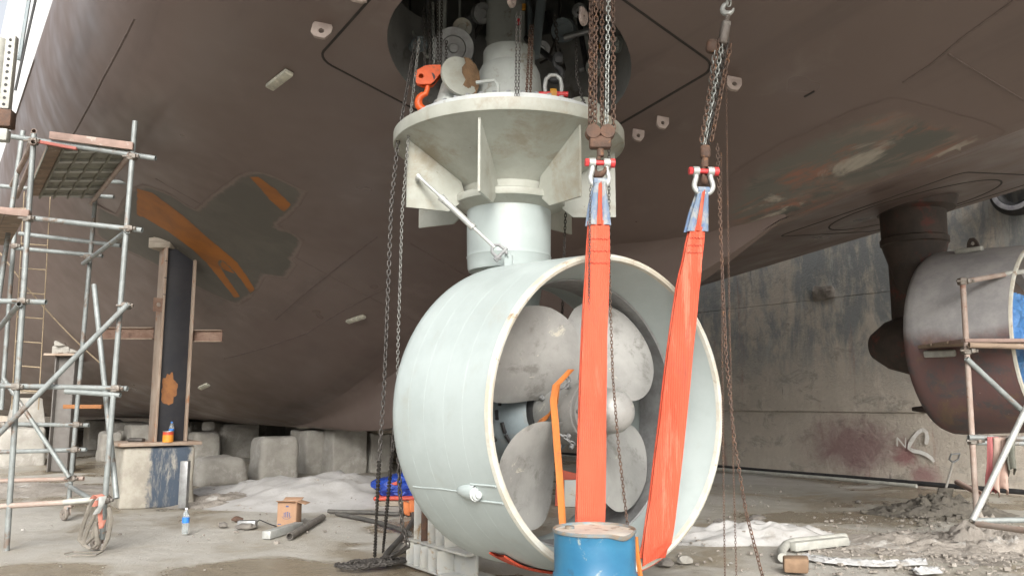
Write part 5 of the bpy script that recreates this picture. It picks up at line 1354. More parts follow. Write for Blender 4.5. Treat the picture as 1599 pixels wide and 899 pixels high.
M_STEELDECK = worn('steel_deck', (0.26, 0.26, 0.21, 1), (0.19, 0.185, 0.15, 1), c3=(0.12, 0.10, 0.08, 1), scale=4, s3=4, rough=0.7, metal=0.1)
TR = 0.033
class Scaf:
    def __init__(s, label, base): s.o = thing('scaffold', label, 'scaffold', base)
    def t(s, p, q, mat=None, name='tube', r=TR):
        return MB().pipe(p, q, r).build(name, mat or M_TUBE, s.o)
    def px(s, a, b, mat=None, name='tube', r=TR):
        return s.t(atY(*a), atY(*b), mat, name, r)
    def clamp(s, p):
        p = Vector(p)
        b = MB().rbox(p, 0.105, 0.10, 0.09, b=0.022); b.rbox(p + Vector((0.05, -0.03, 0.0)), 0.05, 0.09, 0.06, b=0.01); b.cyl(p + Vector((-0.10, -0.045, 0)), p + Vector((0.10, -0.045, 0)), 0.013, n=8); b.cyl(p + Vector((0.085, -0.045, 0)), p + Vector((0.11, -0.045, 0)), 0.024, n=6)
        return b.build('clamp', M_CLAMP, s.o)
YN, YF = 9.9, 12.5
sc = Scaf('grey tube scaffold tower with a high plank deck at the left', atz(152, 855))
N = lambda x, y: (x, y, YN)
Fp = lambda x, y: (x, y, YF)
sc.px(N(211, 190), N(159, 842), name='standard')
sc.px(N(53, 210), N(10, 860), name='standard')
sc.px(Fp(150, 300), Fp(106, 800), M_TUBE, name='standard')
sc.px(Fp(24, 345), Fp(2, 640), name='standard')
sc.px((36, 205, 11.2), (-4, 480, 11.2), name='standard')
for (a, b_) in ((N(-20, 208), N(243, 248)), (N(50, 341), N(222, 360)), (N(-10, 470), N(72, 472)), (N(-10, 602), N(199, 607)), (N(102, 611), N(188, 617))):
    sc.px(a, b_, name='ledger')
for (a, b_, m) in ((Fp(30, 365), Fp(188, 384), None), (Fp(26, 388), Fp(160, 400), None), (Fp(-10, 662), Fp(139, 664), None), (Fp(-10, 706), Fp(135, 702), None), (Fp(-10, 751), Fp(131, 747), M_TUBER), (Fp(140, 283), Fp(226, 286), None), (Fp(100, 305), Fp(178, 308), None), (Fp(-10, 290), Fp(60, 296), None)):
    sc.px(a, b_, m, name='ledger')
sc.px(N(-10, 791), N(108, 784), M_TUBER, name='ledger')
sc.px((100, 784, 9.85), (168, 778, 9.85), M_PALEMETAL, name='ledger')
# transoms running away from the camera
sc.px((199, 361, 9.85), (130, 412, 12.6), name='transom')
sc.px((105, 757, 12.5), (160, 790, 9.9), name='transom')
sc.px((203, 242, 9.85), (142, 318, 12.7), M_TUBER, name='transom')
sc.px((30, 475, 9.8), (-12, 525, 11.5), name='transom')
sc.px((52, 222, 9.8), (18, 290, 12.0), M_TUBER, name='transom')
sc.px((50, 252, 9.95), (26, 308, 12.3), M_TUBER, name='transom')
sc.px((53, 205, 10.6), (38, 250, 12.0), M_TUBER, name='transom')
# braces
sc.px((-12, 688, 9.8), (200, 475, 9.8), name='brace')
sc.px((147, 445, 10.6), (182, 778, 9.95), name='brace')
sc.px((5, 590, 12.4), (108, 745, 12.4), name='brace')
for p in (N(206, 246), N(201, 358), N(197, 478), N(181, 607), N(165, 780), N(44, 342), N(35, 471), N(26, 604), N(52, 222), Fp(120, 663), Fp(117, 702), Fp(113, 747), Fp(137, 402), Fp(24, 385), Fp(4, 663)):
    sc.clamp(atY(*p))
# castors
M_WHEEL = worn('castor_rubber', (0.16, 0.14, 0.12, 1), (0.24, 0.21, 0.18, 1), scale=12, rough=0.8)
for (x, y) in ((154, 858), (104, 812)):
    g_ = atz(x, y); g_.z = 0.0
    w = MB().lathe(g_ + Vector((-0.03, -0.02, 0.085)), Vector((0.5, 0.86, 0)), [(-0.02, 0.02), (-0.02, 0.06), (-0.025, 0.075), (-0.015, 0.085), (0.015, 0.085), (0.025, 0.075), (0.02, 0.06), (0.02, 0.02)], 28, closed=True)
    cw = w.build('castor_wheel', M_WHEEL, sc.o)
    b = MB()
    for sg in (-1, 1): b.rbox(g_ + Vector((0.0, 0, 0.13)) + Vector((0.5, 0.86, 0)) * 0.035 * sg, 0.07, 0.008, 0.13, Vector((0.86, -0.5, 0)), Vector((0.5, 0.86, 0)), b=0.002)
    b.rbox(g_ + Vector((0.02, 0, 0.2)), 0.1, 0.09, 0.02, b=0.004); b.cyl(g_ + Vector((0.03, 0, 0.2)), g_ + Vector((0.04, 0, 0.32)), 0.02, n=12)
    b.build('castor_fork', M_TUBER, sc.o)
# upper deck: steel boards with cross battens, seen from below, and a pinkish edge board
zd = atY(140, 226, YN).z
xa, xb = atY(70, 226, YN).x, atY(206, 226, YN).x
nb_ = 5
for k in range(nb_):
    x0, x1 = lerp(xa, xb, k / nb_), lerp(xa, xb, (k + 1) / nb_)
    sh = 0.28     # the far end stands further left, as the deck runs along the ship
    def dk(u_, v_, z): return Vector((lerp(x0, x1, u_) - 1.8 * v_, YN + 0.05 + 2.55 * v_, zd + z))
    m = MB().hexa([dk(0.02, 0, 0), dk(0.98, 0, 0), dk(0.98, 1, 0), dk(0.02, 1, 0), dk(0.02, 0, 0.04), dk(0.98, 0, 0.04), dk(0.98, 1, 0.04), dk(0.02, 1, 0.04)])
    bd = m.build('deck_board', (M_PLANK if k == 0 else M_STEELDECK), sc.o)
    for sg in (0.04, 0.96):
        MB().hexa([dk(sg - 0.03, 0, -0.05), dk(sg + 0.03, 0, -0.05), dk(sg + 0.03, 1, -0.05), dk(sg - 0.03, 1, -0.05), dk(sg - 0.03, 0, 0.0), dk(sg + 0.03, 0, 0.0), dk(sg + 0.03, 1, 0.0), dk(sg - 0.03, 1, 0.0)]).build('edge_rail', M_STEELDECK, bd)
    if k:
        for v_ in (0.06, 0.24, 0.42, 0.60, 0.78, 0.95):
            MB().hexa([dk(0.09, v_ - 0.015, -0.04), dk(0.91, v_ - 0.015, -0.04), dk(0.91, v_ + 0.015, -0.04), dk(0.09, v_ + 0.015, -0.04), dk(0.09, v_ - 0.015, -0.001), dk(0.91, v_ - 0.015, -0.001), dk(0.91, v_ + 0.015, -0.001), dk(0.09, v_ + 0.015, -0.001)]).build('batten', M_PALEMETAL, bd)
p0, p1 = atY(78, 212, YN - 0.06), atY(208, 229, YN - 0.06)
MB().rbox((p0 + p1) / 2, (p1 - p0).length, 0.04, 0.10, (p1 - p0).normalized(), Vector((0, 1, 0)), b=0.006).build('edge_board', M_PLANKP, sc.o)
p0, p1 = atY(60, 222, YN - 0.02), atY(120, 233, YN - 0.02)
MB().rbox((p0 + p1) / 2, (p1 - p0).length, 0.05, 0.04, (p1 - p0).normalized(), Vector((0, 1, 0)), b=0.006).build('edge_board', worn('red_tube_paint', (0.38, 0.11, 0.08, 1), (0.32, 0.10, 0.08, 1), scale=6, rough=0.6), sc.o)
# lower deck on the far left
zl = atY(20, 331, YN).z
for k in range(3):
    x0 = atY(-60 + 35 * k, 331, YN).x; x1 = atY(-27 + 35 * k, 331, YN).x
    MB().hexa([Vector((x0, YN, zl)), Vector((x1, YN, zl)), Vector((x1 - 1.6, YN + 2.2, zl)), Vector((x0 - 1.6, YN + 2.2, zl)), Vector((x0, YN, zl + 0.05)), Vector((x1, YN, zl + 0.05)), Vector((x1 - 1.6, YN + 2.2, zl + 0.05)), Vector((x0 - 1.6, YN + 2.2, zl + 0.05))]).build('deck_board', M_PLANK, sc.o)
p0, p1 = atY(-30, 326, YN - 0.05), atY(46, 334, YN - 0.05)
MB().rbox((p0 + p1) / 2, (p1 - p0).length, 0.04, 0.09, (p1 - p0).normalized(), Vector((0, 1, 0)), b=0.006).build('edge_board', M_PLANKP, sc.o)

# harness and straps hung on the scaffold foot
M_STRAPGREY = worn('dirty_webbing', (0.16, 0.145, 0.12, 1), (0.22, 0.20, 0.17, 1), scale=9, rough=0.9, bump=0.3)
M_STRAPPINK = worn('faded_red_webbing', (0.45, 0.19, 0.14, 1), (0.38, 0.15, 0.11, 1), scale=9, rough=0.9)
hs = thing('safety_harness', 'dirty webbing harness hanging over the scaffold foot tube', 'harness', atY(142, 845, 9.7))
for k, (pp, w, m) in enumerate((([(152, 775), (140, 790), (130, 820), (124, 842), (132, 852), (146, 838), (150, 815)], 0.05, M_STRAPGREY), ([(158, 774), (150, 800), (136, 830), (130, 850), (142, 858), (152, 850), (150, 820)], 0.045, M_STRAPGREY), ([(160, 776), (156, 800), (158, 825), (162, 812)], 0.05, M_STRAPPINK), ([(146, 778), (152, 772), (158, 775), (150, 790)], 0.09, M_STRAPPINK), ([(154, 780), (160, 775), (158, 790), (150, 802)], 0.07, M_GALV), ([(170, 792), (174, 812), (168, 842), (160, 858)], 0.05, M_STRAPGREY))):
    P_ = px_path([(x, y, 9.75 - 0.03 * k) for x, y in pp], 9.7); PP = []
    for i in range(len(P_) - 1):
        for j in range(4): PP.append(P_[i].lerp(P_[i + 1], j / 4))
    PP.append(P_[-1])
    b = MB(); web(b, PP, [w] * len(PP), Vector((0.8, 0.6, 0.1)), th=0.006, bulge=0.006, n=5); b.build('webbing', m, hs, ang=60)
# rope ladder
M_ROPE = worn('rope', (0.34, 0.27, 0.18, 1), (0.28, 0.22, 0.15, 1), scale=20, rough=0.9)
YRL = 12.9
rl = thing('rope_ladder', 'thin rope ladder hanging against the hull behind the left scaffold', 'ladder', atY(40, 640, YRL))
for (x0, x1) in ((79, 60), (38, 18)): MB().tube([atY(x0, 300, YRL), atY(lerp(x0, x1, .5) , 470, YRL), atY(x1, 640, YRL)], 0.009, n=6).build('side_rope', M_ROPE, rl)
for k in range(8):
    y = 345 + 38 * k; f_ = (y - 300) / 340
    MB().cyl(atY(lerp(79, 60, f_), y + 1, YRL), atY(lerp(38, 18, f_), y - 2, YRL), 0.011, n=8).build('rung', M_ROPE, rl)
tag(MB().tube(sag(atY(0, 395, 12.8), atY(160, 570, 13.5), 0.1, 12), 0.012, n=6).build('guy_rope', M_ROPE, loc=atY(160, 570, 13.5)), 'thin tan rope running diagonally behind the left scaffold', 'rope')

# perforated post and cables at the far left
pp = thing('perforated_post', 'pale perforated steel post at the far left edge against the sky', 'post', atY(5, 215, 8.6))
pd = (atY(20, 58, 8.6) - atY(8, 175, 8.6)).normalized(); px3 = Vector((1, 0.2, 0)); px3 = (px3 - pd * px3.dot(pd)).normalized()
p0, p1 = atY(8, 172, 8.6), atY(20, 58, 8.6)
MB().rbox((p0 + p1) / 2, 0.10, 0.10, (p1 - p0).length, px3, pd.cross(px3), pd, b=0.008).build('post_face', M_PALEMETAL, pp)
MB().lathe((p0 - px3 * 0.14), pd, [(0, 0.001), (0, 0.10), ((p1 - p0).length * 0.94, 0.10), ((p1 - p0).length * 0.94, 0.001)], 20).build('post_tube', M_PALEMETAL, pp)
for k in range(11):
    c = p0.lerp(p1, (k + 0.6) / 11.4) - pd.cross(px3) * (0.051 if pd.cross(px3).y > 0 else -0.051)
    MB().cyl(c + Vector((0, 0.004, 0)), c - Vector((0, 0.004, 0)), 0.017, n=8).build('hole', M_BLACK, pp)
MB().rbox(atY(6, 187, 8.6), 0.20, 0.16, 0.20, px3, pd.cross(px3), pd, b=0.02).build('bracket', M_RUST, pp)
MB().rbox(atY(2, 212, 8.6), 0.16, 0.12, 0.14, px3, pd.cross(px3), pd, b=0.02).build('bracket', M_PALEMETAL, pp)
tag(MB().tube([atY(58, -10, 8.3), atY(42, 60, 8.3), atY(24, 142, 8.3)], 0.013, n=6).build('cable', M_BLACK, loc=atY(24, 142, 8.3)), 'dark cable slanting across the bright sky at top left', 'cable')
tag(MB().tube([atY(47, -10, 8.9), atY(37, 50, 8.9), atY(30, 95, 8.9)], 0.022, n=6).build('cable', M_POD, loc=atY(30, 95, 8.9)), 'thicker grey-green cable left of the dark one at top left', 'cable')

# ------------------------------------------------------------------ right-hand scaffold with cloths
YQ = 9.7
sr = Scaf('rusty tube scaffold at the right beside the second nozzle', atz(1524, 818))
sr.px((1503, 437, YQ), (1526, 818, YQ), M_TUBER, 'standard')
sr.px((1500, 441, YQ), (1580, 427, YQ + 0.6), M_TUBER, 'ledger')
sr.px((1568, 428, YQ + 0.5), (1640, 420, YQ + 0.5), M_PALEMETAL, 'ledger')
sr.px((1512, 683, YQ - 0.05), (1650, 686, YQ - 0.05), M_TUBE, 'ledger')
sr.px((1512, 691, YQ + 0.9), (1650, 693, YQ + 0.9), M_TUBE, 'ledger')
sr.px((1509, 560, YQ - 0.05), (1600, 645, YQ - 0.05), M_TUBE, 'brace')
sr.px((1610, 622, YQ - 0.3), (1519, 812, YQ - 0.3), M_GALV, 'brace', 0.036)
sr.px((1522, 813, YQ - 0.1), (1650, 811, YQ - 0.1), M_TUBE, 'ledger')
sr.px((1526, 818, YQ - 0.4), (1650, 835, YQ - 1.4), M_TUBER, 'ledger')
for (x, y) in ((1503, 440), (1509, 548), (1519, 688), (1524, 812)): sr.clamp(atY(x, y, YQ))
zr = atY(1510, 536, YQ).z
for k in range(3):
    y0 = YQ - 0.05 + 0.42 * k
    a0 = atY(1505 + 1 * k, 536, YQ).x
    MB().rbox(Vector((a0 + 1.2, y0 + 0.2, zr + 0.03)), 2.4, 0.38, 0.045, b=0.006, jitter=0.004).build('deck_board', M_PLANK if k else M_PLANKP, sr.o)
sr.t(Vector((atY(1506, 545, YQ).x, YQ - 0.1, zr - 0.03)), Vector((atY(1506, 545, YQ).x + 2.4, YQ - 0.1, zr - 0.10)), M_PLANK, 'ledger')
def cloth(name, label, x0, x1, y0, y1, Y, mat, seed, cat='cloth'):
    rows = []
    for j in range(15):
        v = j / 14; r_ = []
        for i in range(13):
            w = i / 12
            x = lerp(x0, x1, w) + (x1 - x0) * 0.10 * math.sin(seed + v * 3) * v
            ybot = y1 - 14 * abs(math.sin(seed * 2 + w * 5))
            q = atY(x, lerp(y0, ybot, v), Y)
            q.y += 0.035 * math.sin(w * 11 + seed) * (0.3 + v) + 0.02 * mnoise.noise(Vector((w * 3, v * 3, seed)))
            r_.append(q)
        rows.append(r_)
    b = MB().grid(rows)
    o = b.build(name, mat, loc=atY((x0 + x1) / 2, y1, Y), ang=80)
    md = o.modifiers.new('thickness', 'SOLIDIFY'); md.thickness = 0.012
    tag(o, label, cat, 'cloths drying on the right scaffold'); return o
def clothmat(n, a, b_): return worn(n, a, b_, scale=5, rough=0.95, bump=0.4, bs=30)
M_CPINK = clothmat('pink_cloth', (0.38, 0.12, 0.12, 1), (0.30, 0.10, 0.10, 1))
M_CBEIGE = clothmat('beige_cloth', (0.42, 0.30, 0.25, 1), (0.33, 0.24, 0.20, 1))
M_CDARK = clothmat('dark_green_cloth', (0.10, 0.105, 0.085, 1), (0.16, 0.155, 0.13, 1))
cloth('hanging_cloth', 'pink-red cloth hanging leftmost on the right scaffold', 1542, 1557, 682, 772, YQ - 0.12, M_CPINK, 1.0)
cloth('hanging_cloth', 'pale beige cloth hanging between the pink and dark ones', 1552, 1576, 683, 776, YQ - 0.16, M_CBEIGE, 2.3)
cloth('hanging_cloth', 'dark green cloth hanging rightmost on the right scaffold', 1570, 1587, 683, 745, YQ - 0.2, M_CDARK, 4.1)
# blue sheet stuffed in the second nozzle
M_TARP = worn('blue_sheet', (0.04, 0.15, 0.38, 1), (0.07, 0.22, 0.48, 1), scale=3, c3=(0.45, 0.52, 0.58, 1), s3=5, thr=(0.66, 0.72), rough=0.4, bump=0.7, bs=5, bd=0.08)
rows = []
for j in range(17):
    r_ = []
    for i in range(13):
        s_ = lerp(-1.08, -0.15, i / 12); z_ = lerp(0.55, -0.65, j / 16)
        lim = -math.sqrt(max(0.01, 1.12 ** 2 - z_ * z_)); s_ = max(s_, lim)
        r_.append(O2 + ax2 * (1.33 + 0.09 * mnoise.noise(Vector((i * .9, j * .45, 5)))) + sd2 * s_ + Z3 * z_)
    rows.append(r_)
tag(MB().grid(rows).build('plastic_sheet', M_TARP, loc=O2 + ax2 * 1.3 - Z3 * 0.65, ang=20), 'crumpled blue plastic sheet in the mouth of the second nozzle', 'sheet')
# tyre fender on the dock wall
tc_ = wall_pt(1588, 298, 0.25)
ty = thing('tyre_fender', 'worn tyre hanging as a fender high on the dock wall at right', 'tyre', tc_ - Z3 * 0.6)
MB().lathe(tc_, -S3, [(0.16 * math.sin(R(g)), 0.36 + 0.13 * math.cos(R(g))) for g in range(0, 360, 24)], 40, closed=True).build('tread', M_BLACK, ty)
MB().lathe(tc_, -S3, [(0.165, 0.31), (0.17, 0.345), (0.165, 0.40)], 40).build('sidewall_band', worn('salted_rubber', (0.40, 0.40, 0.42, 1), (0.25, 0.25, 0.28, 1), scale=9, rough=0.8), ty)
# pipes at the wall foot
for k, (off, z, r, m, lb) in enumerate(((0.35, 0.10, 0.05, M_BLACK, 'black hose lying along the foot of the dock wall'), (0.6, 0.07, 0.04, M_PALEMETAL, 'pale pipe lying along the foot of the dock wall'))):
    tag(MB().tube([W(u_, T_WALL - off + 0.03 * math.sin(u_ * 1.3 + k), z) for u_ in [-16 + 0.8 * i for i in range(26 if k == 0 else 18)]], r, n=10).build('wall_pipe', m, loc=W(0, T_WALL - off, 0)), lb, 'pipe')
# spalled patch on the wall
M_SPALL = worn('spalled_concrete', (0.34, 0.31, 0.27, 1), (0.17, 0.15, 0.13, 1), scale=4, rough=0.9, bump=0.9, bs=12, bd=0.05)
q = wall_pt(1287, 458, 0.04)
MB().rbox(q, 0.07, 0.55, 0.34, S3, A3, Z3, b=0.03, jitter=0.10).build('spalled_patch', M_SPALL, dock_wall)
# ------------------------------------------------------------------ heaps and litter
MOUNDS = []
def mound_z(x, y):
    best = 0.0
    for (c, rx, ry, h, seed, rough, rot, fine) in MOUNDS:
        ca, sa = math.cos(rot), math.sin(rot); dx, dy = x - c.x, y - c.y
        a, b_ = (dx * ca + dy * sa) / rx, (-dx * sa + dy * ca) / ry
        if abs(a) > 1 or abs(b_) > 1: continue
        d = math.hypot(a, b_) + 0.30 * mnoise.noise(Vector((a * 2.0, b_ * 2.0, seed)))
        best = max(best, h * smoothstep(1 - d) * (1 + rough * 2 * mnoise.noise(Vector((a * fine, b_ * fine, seed + 3))) + rough * mnoise.noise(Vector((a * fine * 2.7, b_ * fine * 2.7, seed + 7)))) - 0.035)
    return best
def mound(name, label, cat, c, rx, ry, h, mat, seed, rough=0.25, n=40, kind=None, rot=0.0, fine=6.0):
    MOUNDS.append((c.copy(), rx, ry, h, seed, rough, rot, fine))
    rows = []; ca, sa = math.cos(rot), math.sin(rot)
    for j in range(n + 1):
        r_ = []
        for i in range(n + 1):
            a, b_ = (i / n - .5) * 2, (j / n - .5) * 2
            d = math.hypot(a, b_) + 0.30 * mnoise.noise(Vector((a * 2.0, b_ * 2.0, seed)))
            z = h * smoothstep(1 - d) * (1 + rough * 2 * mnoise.noise(Vector((a * fine, b_ * fine, seed + 3))) + rough * mnoise.noise(Vector((a * fine * 2.7, b_ * fine * 2.7, seed + 7))))
            x, y = a * rx, b_ * ry
            r_.append(Vector((c.x + x * ca - y * sa, c.y + x * sa + y * ca, z - 0.035)))
        rows.append(r_)
    o = MB().grid(rows).build(name, mat, loc=c, ang=80); tag(o, label, cat, kind=kind); return o
M_SAND = worn('pale_grit', (0.47, 0.465, 0.455, 1), (0.40, 0.39, 0.375, 1), c3=(0.33, 0.315, 0.29, 1), scale=2.5, s3=3, rough=0.95, bump=0.6, bs=30)
M_MUD = worn('grey_mud', (0.105, 0.095, 0.08, 1), (0.15, 0.135, 0.11, 1), scale=6, rough=0.85, bump=0.8, bs=18, bd=0.03)
M_RUBBLE = worn('grit_and_rubble', (0.33, 0.30, 0.265, 1), (0.25, 0.225, 0.195, 1), c3=(0.46, 0.445, 0.42, 1), scale=3, s3=3, rough=0.95, bump=0.9, bs=12, bd=0.04)
mound('grit_heap', 'pale grey blasting grit heap in front of the blocks left of the nozzle', 'heap', atz(500, 775), 2.6, 2.3, 0.42, M_SAND, 1.0, 0.15)
mound('grit_heap', 'low pale grit heap at the foot of the low rounded block', 'heap', atz(400, 768), 1.6, 1.5, 0.24, M_SAND, 5.0, 0.2)
mound('grit_heap', 'flat grey grit spread by the column block', 'heap', atz(340, 782), 1.3, 0.9, 0.14, M_RUBBLE, 9.0, 0.3)
mound('grit_heap', 'low dusty grit ridge behind the scaffold feet', 'heap', atz(50, 765), 2.2, 1.4, 0.16, M_RUBBLE, 13.0, 0.3)
mound('grit_heap', 'pale grit ridge on the ground right of the nozzle', 'heap', atz(1190, 842), 1.7, 0.62, 0.22, M_SAND, 15.0, 0.25, rot=-0.12)
mound('rubble_heap', 'broad pale rubble spread at the lower right corner', 'heap', atz(1480, 848), 2.4, 1.2, 0.10, M_RUBBLE, 19.0, 0.5, n=70, fine=9)
mound('rubble_heap', 'pale rubble pile under the right scaffold foot', 'heap', atz(1535, 850) , 0.9, 0.7, 0.28, M_RUBBLE, 29.0, 0.35, n=50, fine=7)
mound('mud_heap', 'dark lumpy mud heap by the dock wall with a shovel in it', 'heap', atz(1465, 800), 1.25, 0.75, 0.26, M_MUD, 23.0, 0.30, n=60, fine=8)
# shovel
M_SHAFT = worn('shovel_shaft', (0.50, 0.48, 0.44, 1), (0.42, 0.40, 0.36, 1), scale=9, rough=0.7)
sb = atY(1476, 766, atz(1468, 795).y)
sv = thing('shovel', 'shovel with pale shaft standing in the mud heap', 'shovel', sb)
s1 = atY(1488, 722, sb.y - 0.1)
MB().tube([sb, s1], 0.019, n=8).build('shaft', M_SHAFT, sv)
d_ = (s1 - sb).normalized()
MB().tube([s1, s1 + d_ * 0.05 + Vector((-0.07, 0, 0)), s1 + d_ * 0.14 + Vector((-0.065, 0, 0)), s1 + d_ * 0.15 + Vector((0.07, 0, 0)), s1 + d_ * 0.05 + Vector((0.075, 0, 0)), s1], 0.017, n=8).build('grip', M_STEEL, sv)
rows = [[sb + d_ * (0.05 - 0.3 * j / 6) + Vector((0.13 * (i / 4 - .5) * 2 * (1 if j < 4 else 1 - (j - 3) * .2), -0.04 + 0.04 * abs(i / 4 - .5) * 2, 0)) for i in range(5)] for j in range(7)]
o = MB().grid(rows).build('blade', M_MUD, sv); o.modifiers.new('thickness', 'SOLIDIFY').thickness = 0.008
# stones
M_STONE = worn('dark_stone', (0.12, 0.11, 0.10, 1), (0.18, 0.165, 0.145, 1), scale=7, rough=0.9, bump=0.6)
def stone(x, y, sx, sy, sz, label, mat=None, seed=0, group='loose stones on the dock floor'):
    g_ = atz(x, y); bm = bmesh.new(); bmesh.ops.create_icosphere(bm, subdivisions=2, radius=1)
    vs = []
    for v in bm.verts:
        k = 1 + 0.35 * mnoise.noise(v.co * 1.4 + Vector((seed, 0, 0)))
        vs.append(Vector((g_.x + v.co.x * sx * k, g_.y + v.co.y * sy * k, max(-0.02, sz * 0.8 + v.co.z * sz * k))))
    bm.verts.index_update(); fs = [[v.index for v in f.verts] for f in bm.faces]; bm.free()
    tag(MB().add(vs, fs).build('stone', mat or M_STONE, loc=g_, ang=25), label, 'stone', group)
stone(1124, 822, 0.10, 0.08, 0.06, 'dark stone on the grit ridge right of the nozzle, left of two', seed=1)
stone(1182, 814, 0.12, 0.08, 0.06, 'dark stone on the grit ridge right of the nozzle, right of two', seed=2)
stone(348, 823, 0.07, 0.05, 0.04, 'dark broken lump left of the cardboard box, leftmost of three', seed=3)
stone(370, 814, 0.08, 0.05, 0.04, 'dark broken lump left of the cardboard box, middle of three', M_RUST, seed=4)
stone(383, 826, 0.13, 0.06, 0.045, 'dark broken lump left of the cardboard box, rightmost of three', seed=5)
stone(1070, 880, 0.09, 0.06, 0.05, 'broken stone under the right sling foot', M_CONC, seed=6)
stone(1040, 884, 0.08, 0.06, 0.05, 'small stone left of the one under the right sling foot', seed=7)
stone(1340, 785, 0.05, 0.04, 0.03, 'small dark lump on the wet floor before the dock wall', seed=8)
rub = MB(); mudc = MB()
rnd = random.Random(3)
ico = bmesh.new(); bmesh.ops.create_icosphere(ico, subdivisions=1, radius=1); ico.verts.index_update()
iv = [v.co.copy() for v in ico.verts]; if_ = [[v.index for v in f.verts] for f in ico.faces]; ico.free()
cube_v = [Vector((x, y, z)) for x in (-1, 1) for y in (-1, 1) for z in (-1, 1)]
cube_f = [(0, 1, 3, 2), (4, 6, 7, 5), (0, 4, 5, 1), (2, 3, 7, 6), (0, 2, 6, 4), (1, 5, 7, 3)]
for k in range(3400):
    z_ = rnd.random(); dst = rub; big = 1.0
    if z_ < 0.52: c = atz(rnd.uniform(1270, 1640), rnd.uniform(806, 897))
    elif z_ < 0.72: c = atz(rnd.gauss(1470, 42), rnd.gauss(797, 10)); dst = mudc; big = 1.9
    elif z_ < 0.82: c = atz(rnd.uniform(300, 650), rnd.uniform(740, 850)); big = 0.8
    elif z_ < 0.95: c = atz(rnd.uniform(1030, 1330), rnd.uniform(755, 895))
    else: c = atz(rnd.uniform(-10, 400), rnd.uniform(740, 893)); big = 0.6
    r_ = (0.004 + 0.022 * rnd.random() ** 4) * big
    c.z = max(ground_h(c.x, c.y) - 0.02, mound_z(c.x, c.y))
    sq = (rnd.uniform(.6, 1.4), rnd.uniform(.6, 1.4), rnd.uniform(.4, 0.9)); an = rnd.uniform(0, 6.28); ca, sa = math.cos(an), math.sin(an)
    vv, ff = (iv, if_) if k % 3 else (cube_v, cube_f)
    dst.add([c + Vector(((v.x * sq[0] * ca - v.y * sq[1] * sa) * r_ * rnd.uniform(.8, 1.2), (v.x * sq[0] * sa + v.y * sq[1] * ca) * r_ * rnd.uniform(.8, 1.2), v.z * sq[2] * r_ + r_ * 0.25)) for v in vv], ff)
tag(mudc.build('mud_clods', M_MUD, smooth=False), 'dark mud clods covering the mud heap by the dock wall', 'clods', kind='stuff')
tag(rub.build('loose_gravel', M_RUBBLE, smooth=False), 'loose gravel and grit scattered over the dock floor', 'gravel', kind='stuff')
# timbers, pipes, plastic at the lower right
q0, q1 = atz(1238, 862), atz(1322, 852)
tag(MB().rbox((q0 + q1) / 2 + Z3 * 0.06, (q1 - q0).length, 0.10, 0.10, (q1 - q0).normalized(), Vector((-(q1 - q0).y, (q1 - q0).x, 0)).normalized(), b=0.015).build('timber_baulk', M_PALEMETAL, loc=q0), 'pale straight timber baulk beside the white plastic', 'timber')
tag(MB().tube([atz(1222, 878) + Z3 * 0.05, atz(1221, 868) + Z3 * 0.06, atz(1228, 860) + Z3 * 0.07, atz(1240, 857) + Z3 * 0.08, atz(1320, 850) + Z3 * 0.09], 0.05, n=12).build('plastic_duct', M_PALEMETAL, loc=atz(1228, 862)), 'bent white duct lying behind the brown timber block', 'duct')
q = atz(1243, 893)
tag(MB().rbox(q + Z3 * 0.075, 0.24, 0.2, 0.15, Vector((0.96, -0.28, 0)), Vector((0.28, 0.96, 0)), b=0.02, jitter=0.015).build('timber_block', worn('brown_timber', (0.26, 0.17, 0.105, 1), (0.18, 0.115, 0.07, 1), scale=5, rough=0.85, bump=0.5), loc=q), 'brown timber block on the ground at lower right', 'timber')
M_PLASTIC = worn('white_plastic', (0.46, 0.465, 0.47, 1), (0.36, 0.36, 0.355, 1), c3=(0.28, 0.26, 0.23, 1), s3=5, scale=4, rough=0.4, bump=0.5, bs=12, bd=0.03)
def rumple(name, label, cat, pts, w, h, mat, seed, n=36):
    P_ = [atz(*q) for q in pts]; rows = []
    for i in range(n + 1):
        k = i / n * (len(P_) - 1); j = min(int(k), len(P_) - 2); c = P_[j].lerp(P_[j + 1], k - j)
        d = (P_[j + 1] - P_[j]).normalized(); s_ = Vector((-d.y, d.x, 0))
        r_ = []
        ww = w * (0.65 + 0.5 * abs(mnoise.noise(Vector((i * .25, seed, 0)))) + 0.2) * (0.4 if i in (0, n) else 1)
        for g in range(13):
            v = g / 12 - .5
            z = h * (1 - (2 * v) ** 2) * (0.55 + 0.9 * abs(mnoise.noise(Vector((i * .55, g * .6, seed))))) + 0.008
            r_.append(c + s_ * (v * ww) + Z3 * z + d * 0.05 * mnoise.noise(Vector((i * .7, g * .7, seed + 4))))
        rows.append(r_)
    return tag(MB().grid(rows).build(name, mat, loc=P_[0], ang=25), label, cat)
rumple('plastic_sheet', 'crumpled white plastic sheet strewn along the ground at lower right', 'sheet', [(1255, 872), (1300, 879), (1370, 884), (1445, 880)], 0.17, 0.06, M_PLASTIC, 2.0)
rumple('plastic_bag', 'white plastic scrap at the bottom edge at lower right', 'bag', [(1425, 896), (1465, 893)], 0.2, 0.06, M_PLASTIC, 7.0, 14)
for k, (a, b_, r, lb) in enumerate((((1470, 801), (1520, 803), 0.05, 'pinkish plastic pipe lying in front of the mud heap'), ((1496, 777), (1530, 785), 0.05, 'short pinkish pipe on top of the mud heap'))):
    q0, q1 = atz(*a) + Z3 * (0.05 if k == 0 else 0.28), atz(*b_) + Z3 * (0.06 if k == 0 else 0.16)
    tag(MB().pipe(q0, q1, r, 0.008).build('plastic_pipe', M_CBEIGE, loc=q0), lb, 'pipe')
